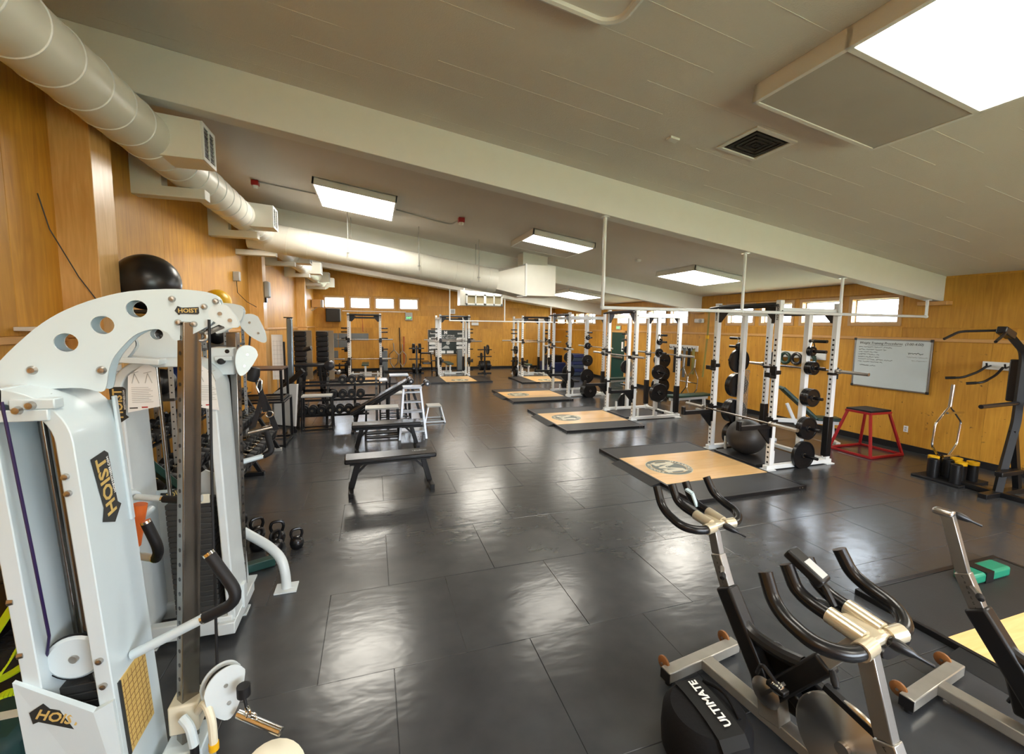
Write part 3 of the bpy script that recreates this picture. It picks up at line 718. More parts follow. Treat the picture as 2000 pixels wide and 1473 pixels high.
# ------------------------------------------------------------------ lifting platforms
ZT = .045
def platform(cx, cy, rotz, label, wid=2.3, dep=1.8, logo=True):
    """local x = depth (rack at +x), y = width"""
    t = thing('lifting_platform', label, 'platform', (0, 0, 0), 'lifting platforms with a maple centre')
    d, w = dep/2, wid/2; wc = .58
    fr = MB().box(-d, d, -w, -w+.04, 0, ZT).box(-d, d, w-.04, w, 0, ZT).box(-d, -d+.035, -w+.04, w-.04, 0, ZT).box(d-.035, d, -w+.04, w-.04, 0, ZT)
    obj('steel_frame', fr, BLACK, t, bev=.003)
    for s in (1, -1):
        a, b = sorted((s*(w-.04), s*wc)); obj('rubber_mat', MB().box(-d+.036, d-.036, a+.002, b-.002, .004, ZT-.004), RUBM, t, bev=.002)
        for q in (-.12, -.07): obj('bolt', MB().cyl((d+q, s*w, .024), (d+q, s*(w+.004), .024), .008, 8), STEEL, t)
    nb = 3
    for k in range(nb):
        a = -wc+2*wc/nb*k; obj('maple_sheet', MB().box(-d+.036, d-.036, a+.0006, a+2*wc/nb-.0006, .004, ZT-.002), MAPLE, t, bev=.001)
    obj('ramp', MB().add([(-d-.15, -.5, .002), (-d, -.5, ZT-.006), (-d, .5, ZT-.006), (-d-.15, .5, .002), (-d, -.5, 0), (-d, .5, 0)], [(0, 1, 2, 3), (0, 4, 1), (3, 2, 5), (1, 4, 5, 2), (0, 3, 5, 4)]), RUB, t, smooth=0)
    if logo:
        z = ZT-.0015; c = -d+.52
        lg = obj('emblem', MB().prism(circ(c, 0, .335, 48), (0, 0, z), (1, 0, 0), (0, 1, 0), .0008), INKG, t, smooth=0)
        obj('emblem_ring', MB().lathe([(.325, 0), (.335, 0), (.335, .0015), (.325, .0015)], (c, 0, z+.0004), (0, 0, 1), 48, closed=True), CREAM, lg)
        obj('emblem_ring', MB().lathe([(.248, 0), (.256, 0), (.256, .0015), (.248, .0015)], (c, 0, z+.0004), (0, 0, 1), 48, closed=True), MAPLE, lg)
        # block letter with slab feet, leaning strokes; its top points to the far end of the room
        L = [(-.215, -.135), (-.075, -.135), (-.075, -.075), (-.105, -.075), (-.105, .045), (-.02, -.135), (.02, -.135), (.105, .045), (.105, -.075), (.075, -.075), (.075, -.135), (.215, -.135), (.215, -.075), (.185, -.075), (.185, .075), (.215, .075), (.215, .135), (.095, .135), (0, -.035), (-.095, .135), (-.215, .135), (-.215, .075), (-.185, .075), (-.185, -.075), (-.215, -.075)]
        me = plate2d([(x*1.02, y*1.25) for x, y in L], [], .001, (c, 0, z+.0016), (0, -1, 0), (1, 0, 0)); obj('letter', me, CREAM, lg)
        sw = MB().tube([(c+.05*math.cos(a)*(1-a/12), .045*math.sin(a)*(1-a/12), z+.0012) for a in [i*.45 for i in range(16)]], .012, 6); sw.v = [(x, y, min(zz, z+.0026)) for x, y, zz in sw.v]; obj('scroll', sw, INKG, lg)
        for txt, r, a0, da, flip in (('MIRAMONTE', .287, 2.35, -.195, 0), ('MATADORS', .287, -2.25, .19, 1)):
            for i, ch in enumerate(txt):
                a = a0+da*i-PI/2; ex = Vector((math.sin(a), -math.cos(a), 0)); ey = Vector((math.cos(a), math.sin(a), 0))
                if flip: ex, ey = -ex, -ey
                text(ch, .075, (c+r*math.cos(a), r*math.sin(a), z+.0012), ex, ey, CREAM, lg, bold=.002, ext=.0005)
    t.location = (cx, cy, 0); t.rotation_euler = (0, 0, rotz); return t
RUBM = mat('rubber_mat', (.017, .017, .018), .5, var=.25, vscale=4, bump=.1, bscale=90)
PL = platform(4.53, 5.22, 0, 'lifting platform with maple centre and round emblem in front of the nearest rack')
dup(PL, (4.53, 8.8, 0), 0, 'lifting platform with round emblem in front of the second rack')
dup(PL, (4.53, 12.2, 0), 0, 'lifting platform with round emblem in front of the third rack')
dup(PL, (4.53, 1.11, 0), 0, 'lifting platform at the right edge behind the exercise bikes')
dup(PL, (6.35, 15.69, 0), PI/2, 'lifting platform in front of the far right corner rack')
dup(PL, (3.1, 16.35, 0), PI/2, 'lifting platform in front of the rack by the record board')
dup(PL, (-.29, 16.6, 0), PI/2, 'lifting platform in front of the rack under the far windows')
# rubber mats inside the near racks
for key, lb in (('A', 'nearest'), ('B', 'second'), ('C', 'third')):
    v = wp(key, .42, 0, 0); o = obj('rubber_mat', MB().box(v[0]-.5, v[0]+.6, v[1]-.42, v[1]+.42, 0, .03), RUBM, bev=.004); tag(o, 'dark rubber mat on the floor inside the %s rack' % lb, 'mat')
# big grey ball in the nearest rack
o = obj('exercise_ball', MB().sphere((5.88, 5.50, .03+.29), .30, 40, 28, (1, 1, .965)), mat('grey_ball_vinyl', (.035, .031, .028), .42, var=.1, bump=.05, bscale=25)); tag(o, 'large dark grey exercise ball sitting inside the nearest rack', 'exercise ball')
# green bench in the nearest rack and in the second
def flat_bench(label, loc, rotz, incl=0, m=GREEN, fm=WHITE):
    t = thing('weight_bench', label, 'bench', (0, 0, 0), 'green padded benches')
    obj('seat_pad', MB().box(-.62, -.2 if incl else .62, -.14, .14, .41, .47), m, t, bev=.015)
    if incl:
        b = MB().box(0, .82, -.14, .14, 0, .06); b.xf(Matrix.Translation((-.18, 0, .42)) @ Matrix.Rotation(-incl, 4, 'Y')); obj('back_pad', b, m, t, bev=.015)
        obj('support_arm', MB().bar((.1, 0, .3), (.28, 0, .42+.4*math.sin(incl)), .05, .05), fm, t)
    obj('spine', MB().box(-.6, .6, -.035, .035, .33, .4), fm, t, bev=.004)
    for x in (-.5, .5):
        l = obj('leg', MB().bar((x, 0, .35), (x*1.05, 0, .03), .06, .06, (0, 1, 0)), fm, t, bev=.004); obj('foot', MB().box(x*1.05-.035, x*1.05+.035, -.24, .24, 0, .05), fm, l, bev=.004)
    t.location = loc; t.rotation_euler = (0, 0, rotz); return t
flat_bench('green padded incline bench with white frame standing behind the nearest rack', (7.75, 6.0, 0), 2.6, .75)
flat_bench('flat green padded bench with white frame behind the second rack', (7.45, 8.75, 0), .08)
flat_bench('small green padded bench inside the rack under the far windows', (-.3, 19.0, 0), PI/2)
flat_bench('small green padded bench behind the rack by the record board', (3.15, 18.9, 0), PI/2)
flat_bench('small green padded bench inside the far right corner rack', (6.4, 18.0, 0), PI/2)
flat_bench('green padded bench seen through the third rack', (7.6, 12.2, 0), .1)
# ------------------------------------------------------------------ cable machine at the left (two weight towers, two chrome columns)
cm = thing('cable_machine', 'large white cable machine with two weight towers and chrome columns in the left foreground', 'cable machine', (-1.1, 2.6, 0))
def lean(mb, k, z0=1.0):
    mb.v = [(x-k*(z-z0), y, z) for x, y, z in mb.v]; return mb
def sweep_u(pts, y0, y1, w):
    """bent flat bar: centre line in x,z, section w (in plane) by y0..y1"""
    m = MB(); n = len(pts); P = [Vector((x, 0, z)) for x, z in pts]; vs = []
    for i in range(n):
        d = (P[min(i+1, n-1)]-P[max(i-1, 0)]).normalized(); nn = Vector((-d.z, 0, d.x))
        for yy in (y0, y1):
            for q in (-w/2, w/2): vs.append(P[i]+nn*q+Vector((0, yy, 0)))
    fs = []
    for i in range(n-1):
        a, b = i*4, (i+1)*4
        for j, k in ((0, 1), (1, 3), (3, 2), (2, 0)): fs.append((a+j, a+k, b+k, b+j))
    fs += [(0, 2, 3, 1), ((n-1)*4+1, (n-1)*4+3, (n-1)*4+2, (n-1)*4)]
    return m.add(vs, fs)
def arcpts(cx, cz_, r, a0, a1, n=10): return [(cx+r*math.cos(a0+(a1-a0)*i/n), cz_+r*math.sin(a0+(a1-a0)*i/n)) for i in range(n+1)]
WPLATE = mat('machine_white', (.56, .645, .68), .3, var=.025, vscale=9, coat=.25)
WOLD = mat('machine_white_aged', (.60, .655, .67), .32, var=.06, vscale=14, coat=.2)
def badge(o, ex, ey, L, parent, sub=True):
    """dark arrow-ended badge with gold block letters reading along ex"""
    ex, ey = Vector(ex).normalized(), Vector(ey).normalized(); H_ = L*.30
    poly = [(-.5*L, 0), (-.34*L, -.72*H_), (-.27*L, -.5*H_), (.44*L, -.62*H_), (.5*L, -.4*H_), (.5*L, .62*H_), (-.2*L, .52*H_), (-.36*L, .8*H_)]
    nz = ex.cross(ey)
    b = obj('badge', place_me(plate2d(poly, [], .001, Vector(o)+nz*.001, ex, ey), parent), INK, parent)
    text('HOIST', L*.285, Vector(o)+ex*(.04*L)+nz*.002, ex, ey, GOLD, b, bold=L*.006)
    if sub: text('HOISTFITNESS.COM', L*.06, Vector(o)+ex*(.14*L)-ey*(.47*H_)+nz*.002, ex, ey, PAPER, b)
    return b
def tower(x0, x1, y0, y1, ztop, k, near):
    """inverted U of bent white sheet; open side faces -y"""
    w = .05; r = .17
    zt = ztop-w/2
    xl, xr = x0+w/2, x1-w/2
    rl = .06 if near else r
    line = [(xr, .10)]+[(xr, z/10) for z in range(2, int((zt-r)*10), 3)]+arcpts(xr-r, zt-r, r, 0, PI/2)+arcpts(xl+rl, zt-rl, rl, PI/2, PI)+[(xl, z/10) for z in range(int((zt-r)*10)-1, 1, -3)]+[(xl, .10)]
    fr = obj('tower_frame', lean(sweep_u(line, y0, y1, w), k), WPLATE if near else WOLD, cm, bev=.008, smooth=50)
    return fr
# near tower
K1 = .057
T1 = tower(-1.205, -.955, 1.86, 2.16, 1.872, K1, True)
# lower shroud with a V notch on the open side, base
def L1(x, z): return x-K1*(z-1.0)
sh = obj('lower_shroud', MB().add([(L1(-1.22, .1), 1.845, .1), (L1(-.955, .1), 1.845, .1), (L1(-.955, .70), 1.845, .70), (L1(-1.01, .68), 1.835, .68), (L1(-1.22, .845), 1.845, .845),
    (L1(-1.22, .1), 1.86, .1), (L1(-.955, .1), 1.86, .1), (L1(-.955, .70), 1.86, .70), (L1(-1.01, .68), 1.86, .68), (L1(-1.22, .845), 1.86, .845)],
    [(0, 1, 2, 3, 4), (9, 8, 7, 6, 5), (0, 5, 6, 1), (1, 6, 7, 2), (2, 7, 8, 3), (3, 8, 9, 4), (4, 9, 5, 0)]), WPLATE, cm, smooth=0)
badge((L1(-1.115, .68), 1.842, .685), (.86, 0, -.45), (.45, 0, .86), .17, sh, False)
obj('base_frame', MB().box(-1.26, -.85, 1.84, 2.2, .0, .1), WPLATE, cm, bev=.006)
obj('rear_sheet', lean(MB().box(-1.20, -.96, 2.155, 2.162, 1.25, 1.78), K1), WPLATE, cm)
badge((L1(-.955, 1.46)+.002, 2.0, 1.46), (-K1, -.12, 1), (0, -1, -.12), .285, T1)
obj('side_flange', lean(MB().box(-.957, -.945, 2.12, 2.145, 1.28, 1.80), K1), WPLATE, T1, bev=.004)
ch = obj('weight_chart', lean(MB().box(-.955, -.951, 1.90, 2.08, .43, .74), K1), GOLD, T1)
obj('chart_edge', lean(MB().box(-.955, -.950, 1.885, 1.90, .43, .74), K1), INK, ch)
for j in range(11): obj('chart_line', lean(MB().box(-.9515, -.9503, 1.905, 2.075, .455+.025*j, .458+.025*j), K1), BROWN, ch)
for j in range(6): obj('chart_line', lean(MB().box(-.9515, -.9503, 1.915+.028*j, 1.917+.028*j, .44, .73), K1), BROWN, ch)
for z, x in ((1.56, -.995), (1.50, -.995), (.86, -.985), (.76, -.985)):
    obj('bolt', MB().lathe([(.001, -.014), (.010, -.012), (.011, 0)], (L1(x, z)+.005, 1.86, z), (0, 1, 0), 10), STEEL, T1)
for z in (.93, 1.13): obj('bolt', MB().lathe([(.001, -.02), (.014, -.016), (.016, 0)], (L1(-1.205, z), 1.87, z), (-1, 0, 0), 10), STEEL, T1)
# guide rods, stack, cable, pulley of the near tower
for x, yy in ((-1.14, 2.05), (-1.055, 1.95)): obj('guide_rod', lean(MB().cyl((x, yy, .30), (x, yy, 1.84), .0125, 14), K1), DSTEEL, cm)
def stack(xc, yc, zt, kk, n, wx, dy, parent):
    st = obj('weight_stack', lean(MB().box(xc-wx/2*.92, xc+wx/2*.92, yc-dy/2*.92, yc+dy/2*.92, .13, zt), kk), GREYB, parent)
    h = (zt-.14)/n
    for i in range(n): obj('stack_plate', lean(MB().box(xc-wx/2, xc+wx/2, yc-dy/2, yc+dy/2, .14+h*i+.003, .14+h*(i+1)-.002), kk), GREYB, st, bev=.003)
    return st
stack(-1.08, 2.0, .73, K1, 16, .155, .13, cm)
pl = obj('stack_pulley', lean(MB().lathe([(.001, -.012), (.075, -.012), (.085, -.004), (.085, .004), (.075, .012), (.001, .012)], (-1.085, 1.925, .85), (.1, -1, 0), 30), K1), WPLATE, cm)
obj('pulley_groove', lean(MB().lathe([(.086, -.006), (.088, -.006), (.088, .006), (.086, .006)], (-1.085, 1.925, .85), (.1, -1, 0), 30, closed=True), K1), RUB, pl)
obj('axle', lean(MB().cyl((-1.085, 1.905, .85), (-1.083, 1.917, .85), .014, 12), K1), STEEL, pl)
obj('spring_bolt', lean(MB().cyl((-1.065, 1.97, .73), (-1.065, 1.97, .79), .016, 12), K1), STEEL, pl)
obj('cable', MB().tube([(-1.165, 1.85, 1.83), (-1.125, 1.85, 1.30), (-1.115, 1.87, .98), (-1.155, 1.915, .87)], .0048, 8), PURPLE, cm)
# arched twin plates of the near half
AP = Vector((-1.066, 2.005, 2.019)); AX = Vector((math.cos(.16), math.sin(.16), 0)); AZ = Vector((0, 0, 1))
outl = [(-.183, 1.943), (-.128, 2.014), (-.059, 2.088), (.012, 2.141), (.099, 2.184), (.19, 2.213), (.301, 2.227), (.384, 2.227), (.453, 2.216), (.477, 2.185), (.471, 2.138), (.444, 2.094), (.402, 2.064), (.332, 2.026), (.312, 2.033), (.299, 2.055), (.269, 2.07), (.232, 2.065), (.193, 2.043), (.155, 1.999), (.127, 1.956), (.111, 1.907), (.102, 1.854), (.086, 1.832), (.03, 1.85), (-.06, 1.85), (-.125, 1.835), (-.185, 1.862), (-.205, 1.902)]
sm = [(x, z-2.019) for x, z in smooth_poly(outl, 3)]
hl = [circ(0, 0, .034), circ(.105, .065, .034), (circ(.208, .128, .033))]
def arch(o, ax, lab, m, mir=1):
    a = None
    for q in (0, .085):
        me = plate2d(sm, hl, .008, o+Vector((-ax.y, ax.x, 0))*q*mir, ax, AZ)
        p = obj('arch_plate', place_me(me, cm), m, cm); a = a or p
    nrm = Vector((-ax.y, ax.x, 0))*mir
    ed = MB(); n = len(sm); vs = []
    top = [i for i in range(n)][:27]     # strip along the upper edge
    for i in top:
        for q in (.004, .081): vs.append(o+ax*sm[i][0]+AZ*(sm[i][1]-.004)+nrm*q)
    obj('arch_rim', MB().add(vs, [(2*i, 2*i+1, 2*i+3, 2*i+2) for i in range(len(top)-1)]), m, cm)
    return a
A1 = arch(AP, AX, 'near', WPLATE)
for x, z in ((-.095, 1.921), (.092, 1.914), (.319, 2.189), (.422, 2.162), (.462, 2.185), (.334, 2.097), (.385, 2.091)):
    r = .014 if x < .3 else .011
    obj('bolt', MB().lathe([(.001, -.012), (r*.7, -.011), (r, -.004), (r*1.15, 0)], AP+AX*x+AZ*(z-2.019)-Vector((-AX.y, AX.x, 0))*.004, Vector((-AX.y, AX.x, 0)), 14), STEEL, A1)
badge(AP+AX*.365+AZ*.125-Vector((-AX.y, AX.x, 0))*.004, AX*.99+AZ*.03, AZ-AX*.03, .08, A1, False)
# tower cap bracket
obj('cap_bracket', MB().box(-1.15, -1.03, 1.85, 1.9, 1.80, 1.835).box(-1.23, -1.05, 1.85, 1.87, 1.76, 1.8), WPLATE, cm, bev=.004)
for x, z in ((-1.125, 1.80), (-1.09, 1.815)): obj('bolt', MB().lathe([(.001, -.018), (.011, -.016), (.014, 0)], (x, 1.85, z), (0, 1, 0), 10), STEEL, cm)
# near chrome column
def column(xb, yb, xt, yt, z0, z1, w, d, ang, parent, face=0):
    p, q = Vector((xb, yb, z0)), Vector((xt, yt, z1)); ax = (q-p).normalized(); a = Vector((math.cos(ang), math.sin(ang), 0)); a = (a-ax*a.dot(ax)).normalized(); b = ax.cross(a)
    vs = [c+a*(i*w/2)+b*(j*d/2) for c in (p, q) for i, j in ((-1, -1), (1, -1), (1, 1), (-1, 1))]
    c = obj('chrome_column', MB().add(vs, [(3, 2, 1, 0), (4, 5, 6, 7), (0, 1, 5, 4), (1, 2, 6, 5), (2, 3, 7, 6), (3, 0, 4, 7)]), DSTEEL, parent, bev=.004)
    h = MB(); L = (q-p).length; s = .1
    while s < L-.03: o = p+ax*s; e, g = (b, d) if face else (a, w); h.cyl(o-e*(g/2+.0008), o-e*(g/2-.001), .0085, 8); s += .063
    hh = obj('hole_row', h, BLACK, c, smooth=0); hh['kind'] = 'stuff'
    return c
column(-.795, 2.06, -.705, 2.08, .30, 2.10, .068, .05, .75, cm)
obj('column_foot', MB().box(-.87, -.72, 1.98, 2.14, .0, .3), WPLATE, cm, bev=.006)
obj('base_rail', MB().bar((-1.0, 2.03, .06), (-.79, 2.06, .06), .08, .08), WPLATE, cm, bev=.004)
# far tower
K2 = .03
T2 = tower(-1.46, -.93, 3.14, 3.44, 1.872, K2, False)
badge((-1.43-K2*.62, 3.138, 1.60), (0, 0, 1), (-1, 0, 0), .22, T2)
def placard(x0, x1, k, lab):
    p = obj('instruction_placard', MB().prism([(x0, 1.555), (x1, 1.585), (x1-.008, 1.82), (x1-.05, 1.845), (x0+.085, 1.835), (x0+.012, 1.775)] if k > 0 else [(x0, 1.575), (x1, 1.545), (x1-.02, 1.775), (x1-.09, 1.84), (x0+.02, 1.845)], (0, 3.13, 0), (1, 0, 0), (0, 0, 1), .004), PAPER, T2)
    xm = (x0+x1)/2
    for j in range(9): obj('text_line', MB().box(xm-.055, xm+.05-.01*(j % 3), 3.124, 3.1262, 1.615+.011*j, 1.618+.011*j), GREY, p)
    for q in (-.035, .03): obj('diagram', MB().bar((xm+q-.015, 3.125, 1.73), (xm+q, 3.125, 1.79), .004, .002, (0, 1, 0)).bar((xm+q+.02, 3.125, 1.73), (xm+q, 3.125, 1.79), .004, .002, (0, 1, 0)).bar((xm+q-.02, 3.125, 1.79), (xm+q+.02, 3.125, 1.80), .004, .002, (0, 1, 0)), GREY, p)
    obj('logo', MB().box(xm-.07, xm-.03, 3.1245, 3.1262, 1.578, 1.585), INK, p); obj('logo', MB().box(xm-.01, xm+.02, 3.1245, 3.1262, 1.580, 1.588), INKR, p)
placard(-1.40, -1.24, 1, 0); placard(-1.05, -.93, -1, 0)
for x in (-1.255, -1.11): obj('guide_rod', MB().cyl((x-.02, 3.28, .9), (x-.05, 3.28, 1.82), .0125, 14), DSTEEL, cm)
stack(-1.16, 3.27, .93, K2, 22, .25, .13, cm)
stp = obj('stack_top', MB().box(-1.1, -1.03, 3.19, 3.2, .925, .985), CREAM, cm, bev=.004)
obj('rear_shroud', MB().prism([(-1.42, .12), (-.96, .12), (-.96, 1.0), (-1.12, 1.08), (-1.30, .96), (-1.42, .96)], (0, 3.43, 0), (1, 0, 0), (0, 0, 1), .012), WOLD, cm)
badge((-1.31, 3.412, .93), (.9, 0, .35), (-.35, 0, .9), .17, cm, False)
obj('base_frame', MB().box(-1.47, -.92, 3.13, 3.19, .05, .16).box(-1.47, -.92, 3.39, 3.45, .05, .16).box(-1.47, -1.41, 3.13, 3.45, .05, .16).box(-1.0, -.9, 3.1, 3.6, .05, .13), WOLD, cm, bev=.006)
for x, yy in ((-1.42, 3.2), (-1.02, 3.36), (-.97, 3.42), (-1.02, 3.84)): obj('foot_plate', MB().box(x-.07, x+.07, yy-.06, yy+.06, 0, .012), WOLD, cm, bev=.002)
obj('column_bracket', MB().box(-.99, -.94, 3.3, 3.36, .05, .3).box(-.93, -.89, 3.3, 3.36, .1, .27), WOLD, cm, bev=.004)
C2 = column(-.945, 3.43, -.925, 3.47, .2, 2.03, .05, .068, 1.29, cm, 1)
AP2 = Vector((-1.30, 3.3, 2.019)); A2 = arch(AP2, Vector((math.cos(.10), math.sin(.10), 0)), 'far', WOLD)
# curved leg with foot
leg = obj('curved_leg', MB().tube([(-1.02, 3.84, .42), (-.82, 3.74, .32), (-.72, 3.67, .24), (-.69, 3.64, .12), (-.685, 3.63, .01)], .036, 12, .09), WOLD, cm)
obj('foot_plate', MB().box(-.765, -.605, 3.56, 3.70, 0, .012).box(-.71, -.63, 3.61, 3.66, .012, .016), WOLD, leg, bev=.002)
obj('upright', MB().bar((-1.04, 3.86, 0), (-1.09, 3.86, 1.2), .07, .06), WOLD, cm, bev=.005)
# top linkage between the towers: small pulley carriages
def pulley_block(o, ax, parent, r=.052, ln=.10, m=WPLATE, tilt=-.25):
    """two white teardrop cheeks with a black wheel between; ax = axle direction"""
    ax = Vector(ax).normalized(); dn = Vector((math.sin(tilt)*-ax.y, math.sin(tilt)*ax.x, -math.cos(tilt))); sd = ax.cross(dn).normalized()
    poly = [(r*math.cos(a), r*math.sin(a)) for a in [PI*i/10 for i in range(11)]]+[(-r*.9, -ln*.6), (-r*.35, -ln*1.25), (r*.1, -ln*1.3), (r*.62, -ln*.8)]
    b = None
    for q in (-.022, .022):
        c = obj('pulley_cheek', place_me(plate2d(smooth_poly(poly, 3), [], .005, Vector(o)+ax*q, sd, -dn), parent), m, parent); b = b or c
    obj('pulley_wheel', MB().lathe([(.001, -.012), (r*.82, -.012), (r*.7, 0), (r*.82, .012), (.001, .012)], o, ax, 24), RUB, b)
    for z in (0, ln*.72): obj('axle', MB().cyl(Vector(o)+dn*z-ax*.03, Vector(o)+dn*z+ax*.03, .008, 10), STEEL, b)
    return b
# upper carriage on the far column
obj('carriage', MB().box(-1.04, -.90, 3.36, 3.50, 1.745, 1.93), WOLD, cm, bev=.008)
obj('carriage_knob', MB().lathe([(.001, 0), (.02, .002), (.022, .03), (.018, .05), (.001, .055)], (-.965, 3.36, 1.84), (0, -1, 0), 14), RUB, cm)
obj('bolt_hole', MB().cyl((-.935, 3.358, 1.905), (-.935, 3.362, 1.905), .014, 12), BLACK, cm)
obj('lever_arm', MB().bar((-1.0, 3.34, 1.86), (-.9, 3.34, 1.86), .03, .03), WOLD, cm, bev=.004)
pulley_block((-.815, 3.34, 1.885), (.35, -1, 0), cm, .062, .11, WOLD)
obj('rubber_stop', MB().cyl((-1.10, 3.2, 1.69), (-1.105, 3.2, 1.85), .022, 16), RUB, cm); obj('stop_collar', MB().cyl((-1.072, 3.2, 1.80), (-1.072, 3.2, 1.835), .008, 10), YEL, cm)
obj('tie_bar', MB().bar((-1.42, 3.1, 1.88), (-1.2, 3.1, 1.86), .1, .035), WOLD, cm, bev=.004)
pulley_block((-1.36, 3.08, 1.97), (0, 1, 0), cm, .05, .10, WOLD, .5)
# top pulleys at the arch noses
pulley_block((-.60, 2.10, 2.135), (.16, -1, 0), cm, .04, .06, WOLD, .9)
pulley_block((-.80, 3.40, 2.10), (.1, -1, 0), cm, .06, .12, WOLD, .6)
obj('eye_rod', MB().cyl((-.66, 2.09, 2.05), (-.60, 2.12, 2.085), .011, 8).lathe([(.018+.008*math.cos(a), .008*math.sin(a)) for a in [2*PI*i/8 for i in range(8)]], (-.67, 2.085, 2.04), (.3, -1, 0), 16, closed=True), STEEL, cm)
# cables and chrome-column cable
obj('cable', MB().tube([(-.628, 2.05, 2.11), (-.645, 2.03, 1.4), (-.66, 2.02, .62)], .0055, 8), RUB, cm)
obj('cable', MB().tube([(-.80, 3.40, 2.04), (-.81, 3.38, 1.92)], .006, 8), RUB, cm)
# low carriage of the near column with big pulley
obj('carriage', MB().box(-.845, -.735, 2.01, 2.12, .36, .49), CREAM, cm, bev=.008)
obj('lever', MB().tube([(-.73, 2.0, .46), (-.69, 1.96, .53), (-.66, 1.93, .47), (-.655, 1.92, .36)], .016, 10, .04), CREAM, cm)
obj('lever_tip', MB().cyl((-.655, 1.92, .34), (-.655, 1.92, .37), .019, 12), YEL, cm)
obj('grip_knob', MB().tube([(-.78, 1.98, .46), (-.745, 1.95, .44), (-.73, 1.94, .36)], .018, 10, .03), WPLATE, cm); obj('grip_end', MB().cyl((-.73, 1.94, .30), (-.73, 1.94, .36), .016, 12), RUB, cm)
pulley_block((-.635, 2.0, .565), (.75, -1, 0), cm, .078, .12, WOLD, .1)
obj('pulley_cover', MB().lathe([(.001, .02), (.10, .018), (.13, 0), (.125, -.02), (.001, -.02)], (-.42, 1.80, .255), (.3, -.6, .8), 28), CREAM, cm)
# swing handles with black grips
def handle(pts, gpts, parent=cm):
    h = obj('handle_arm', MB().tube(pts, .019, 12), WPLATE, parent)
    obj('grip', MB().tube(gpts, .0225, 14, .09), RUB, h)
    g = Vector(gpts[-1])-Vector(gpts[-2]); g.normalize(); e = Vector(gpts[-1]); obj('end_cap', MB().cyl(e, e+g*.012, .022, 14), CHROME, h)
    s = Vector(gpts[0]); d = (Vector(pts[1])-Vector(pts[0])).normalized(); obj('ferrule', MB().cyl(s-d*.012, s, .0215, 14), CHROME, h)
handle([(-.93, 1.98, .78), (-.665, 1.94, .91)], [(-.665, 1.94, .91), (-.52, 1.90, .985), (-.64, 1.95, 1.165)])
handle([(-1.20, 2.62, .90), (-1.05, 2.5, .92)], [(-1.05, 2.5, .92), (-1.00, 2.42, 1.0), (-1.045, 2.42, 1.14)])
handle([(-1.38, 3.1, 1.04), (-1.22, 3.05, 1.03)], [(-1.22, 3.05, 1.03), (-1.1, 3.0, 1.025), (-1.02, 3.0, 1.03)])
handle([(-.93, 3.5, 1.09), (-.80, 3.6, 1.10)], [(-.80, 3.6, 1.10), (-.74, 3.6, 1.13), (-.79, 3.66, 1.30)])
obj('pivot_boss', MB().cyl((-1.47, 3.2, 1.03), (-1.40, 3.1, 1.03), .05, 18), WPLATE, cm)
obj('pivot_boss', MB().cyl((-1.26, 2.0, 1.02), (-1.20, 2.0, 1.02), .05, 18), WPLATE, cm)
obj('cross_bar', MB().cyl((-1.30, 2.1, .92), (-1.35, 3.2, .92), .022, 12), WPLATE, cm)
# orange end roller seen between the towers
obj('roller_pad', MB().cyl((-1.16, 2.55, .98), (-1.12, 2.55, 1.19), .03, 14), ORANGE, cm)
# attachments that hang on the pulleys (things of their own)
t = thing('lat_bar', 'short chrome pull bar hanging by a clip from the low pulley', 'pull bar', (-.48, 1.9, .4))
obj('bar', MB().cyl((-.575, 1.965, .435), (-.395, 1.86, .40), .017, 16), CHROME, t); obj('bar_end', MB().cyl((-.395, 1.86, .40), (-.393, 1.859, .3995), .0165, 16), STEEL, t)
obj('clip', MB().lathe([(.022+.0045*math.cos(a), .0045*math.sin(a)) for a in [2*PI*i/8 for i in range(8)]], (-.53, 1.935, .46), (.8, .6, 0), 16, closed=True).lathe([(.02+.0045*math.cos(a), .0045*math.sin(a)) for a in [2*PI*i/8 for i in range(8)]], (-.515, 1.925, .445), (.2, .9, .3), 16, closed=True), CHROME, t)
obj('rubber_ball', MB().cyl((-.545, 1.945, .53), (-.545, 1.945, .575), .026, 14).tube([(-.545, 1.945, .53), (-.535, 1.94, .47)], .006, 6), RUB, t)
t = thing('strap_handle', 'black strap handle clipped to the upper pulley of the far chrome column', 'handle', (-.78, 3.36, 1.4))
obj('strap', MB().bar((-.755, 3.34, 1.70), (-.72, 3.36, 1.48), .035, .006, (0, 1, 0)).bar((-.735, 3.36, 1.60), (-.665, 3.4, 1.34), .035, .006, (0, 1, 0)).bar((-.735, 3.36, 1.60), (-.80, 3.36, 1.38), .03, .006, (0, 1, 0)), BLACKP, t)
obj('rubber_ball', MB().lathe([(.001, -.05), (.03, -.045), (.04, 0), (.03, .05), (.001, .055)], (-.78, 3.34, 1.745), (.3, 0, 1), 16), RUB, t)
obj('carabiner', MB().tube([(-.745, 3.34, 1.72), (-.73, 3.34, 1.70), (-.735, 3.34, 1.64), (-.75, 3.34, 1.62), (-.765, 3.34, 1.66), (-.745, 3.34, 1.72)], .005, 8), CHROME, t)
obj('ring', MB().lathe([(.022+.005*math.cos(a), .005*math.sin(a)) for a in [2*PI*i/8 for i in range(8)]], (-.70, 3.37, 1.46), (.2, -1, 0), 16, closed=True), CHROME, t)
obj('hand_grip', MB().cyl((-.84, 3.38, 1.33), (-.665, 3.42, 1.36), .017, 14), DSTEEL, t)
ORD = ['first', 'second', 'third', 'fourth', 'fifth', 'sixth', 'seventh', 'eighth', 'ninth', 'tenth', 'eleventh', 'twelfth', 'thirteenth', 'fourteenth', 'fifteenth', 'sixteenth', 'seventeenth', 'eighteenth', 'nineteenth', 'twentieth']
ORD += ['twenty-'+o for o in ORD[:9]]+['thirtieth']
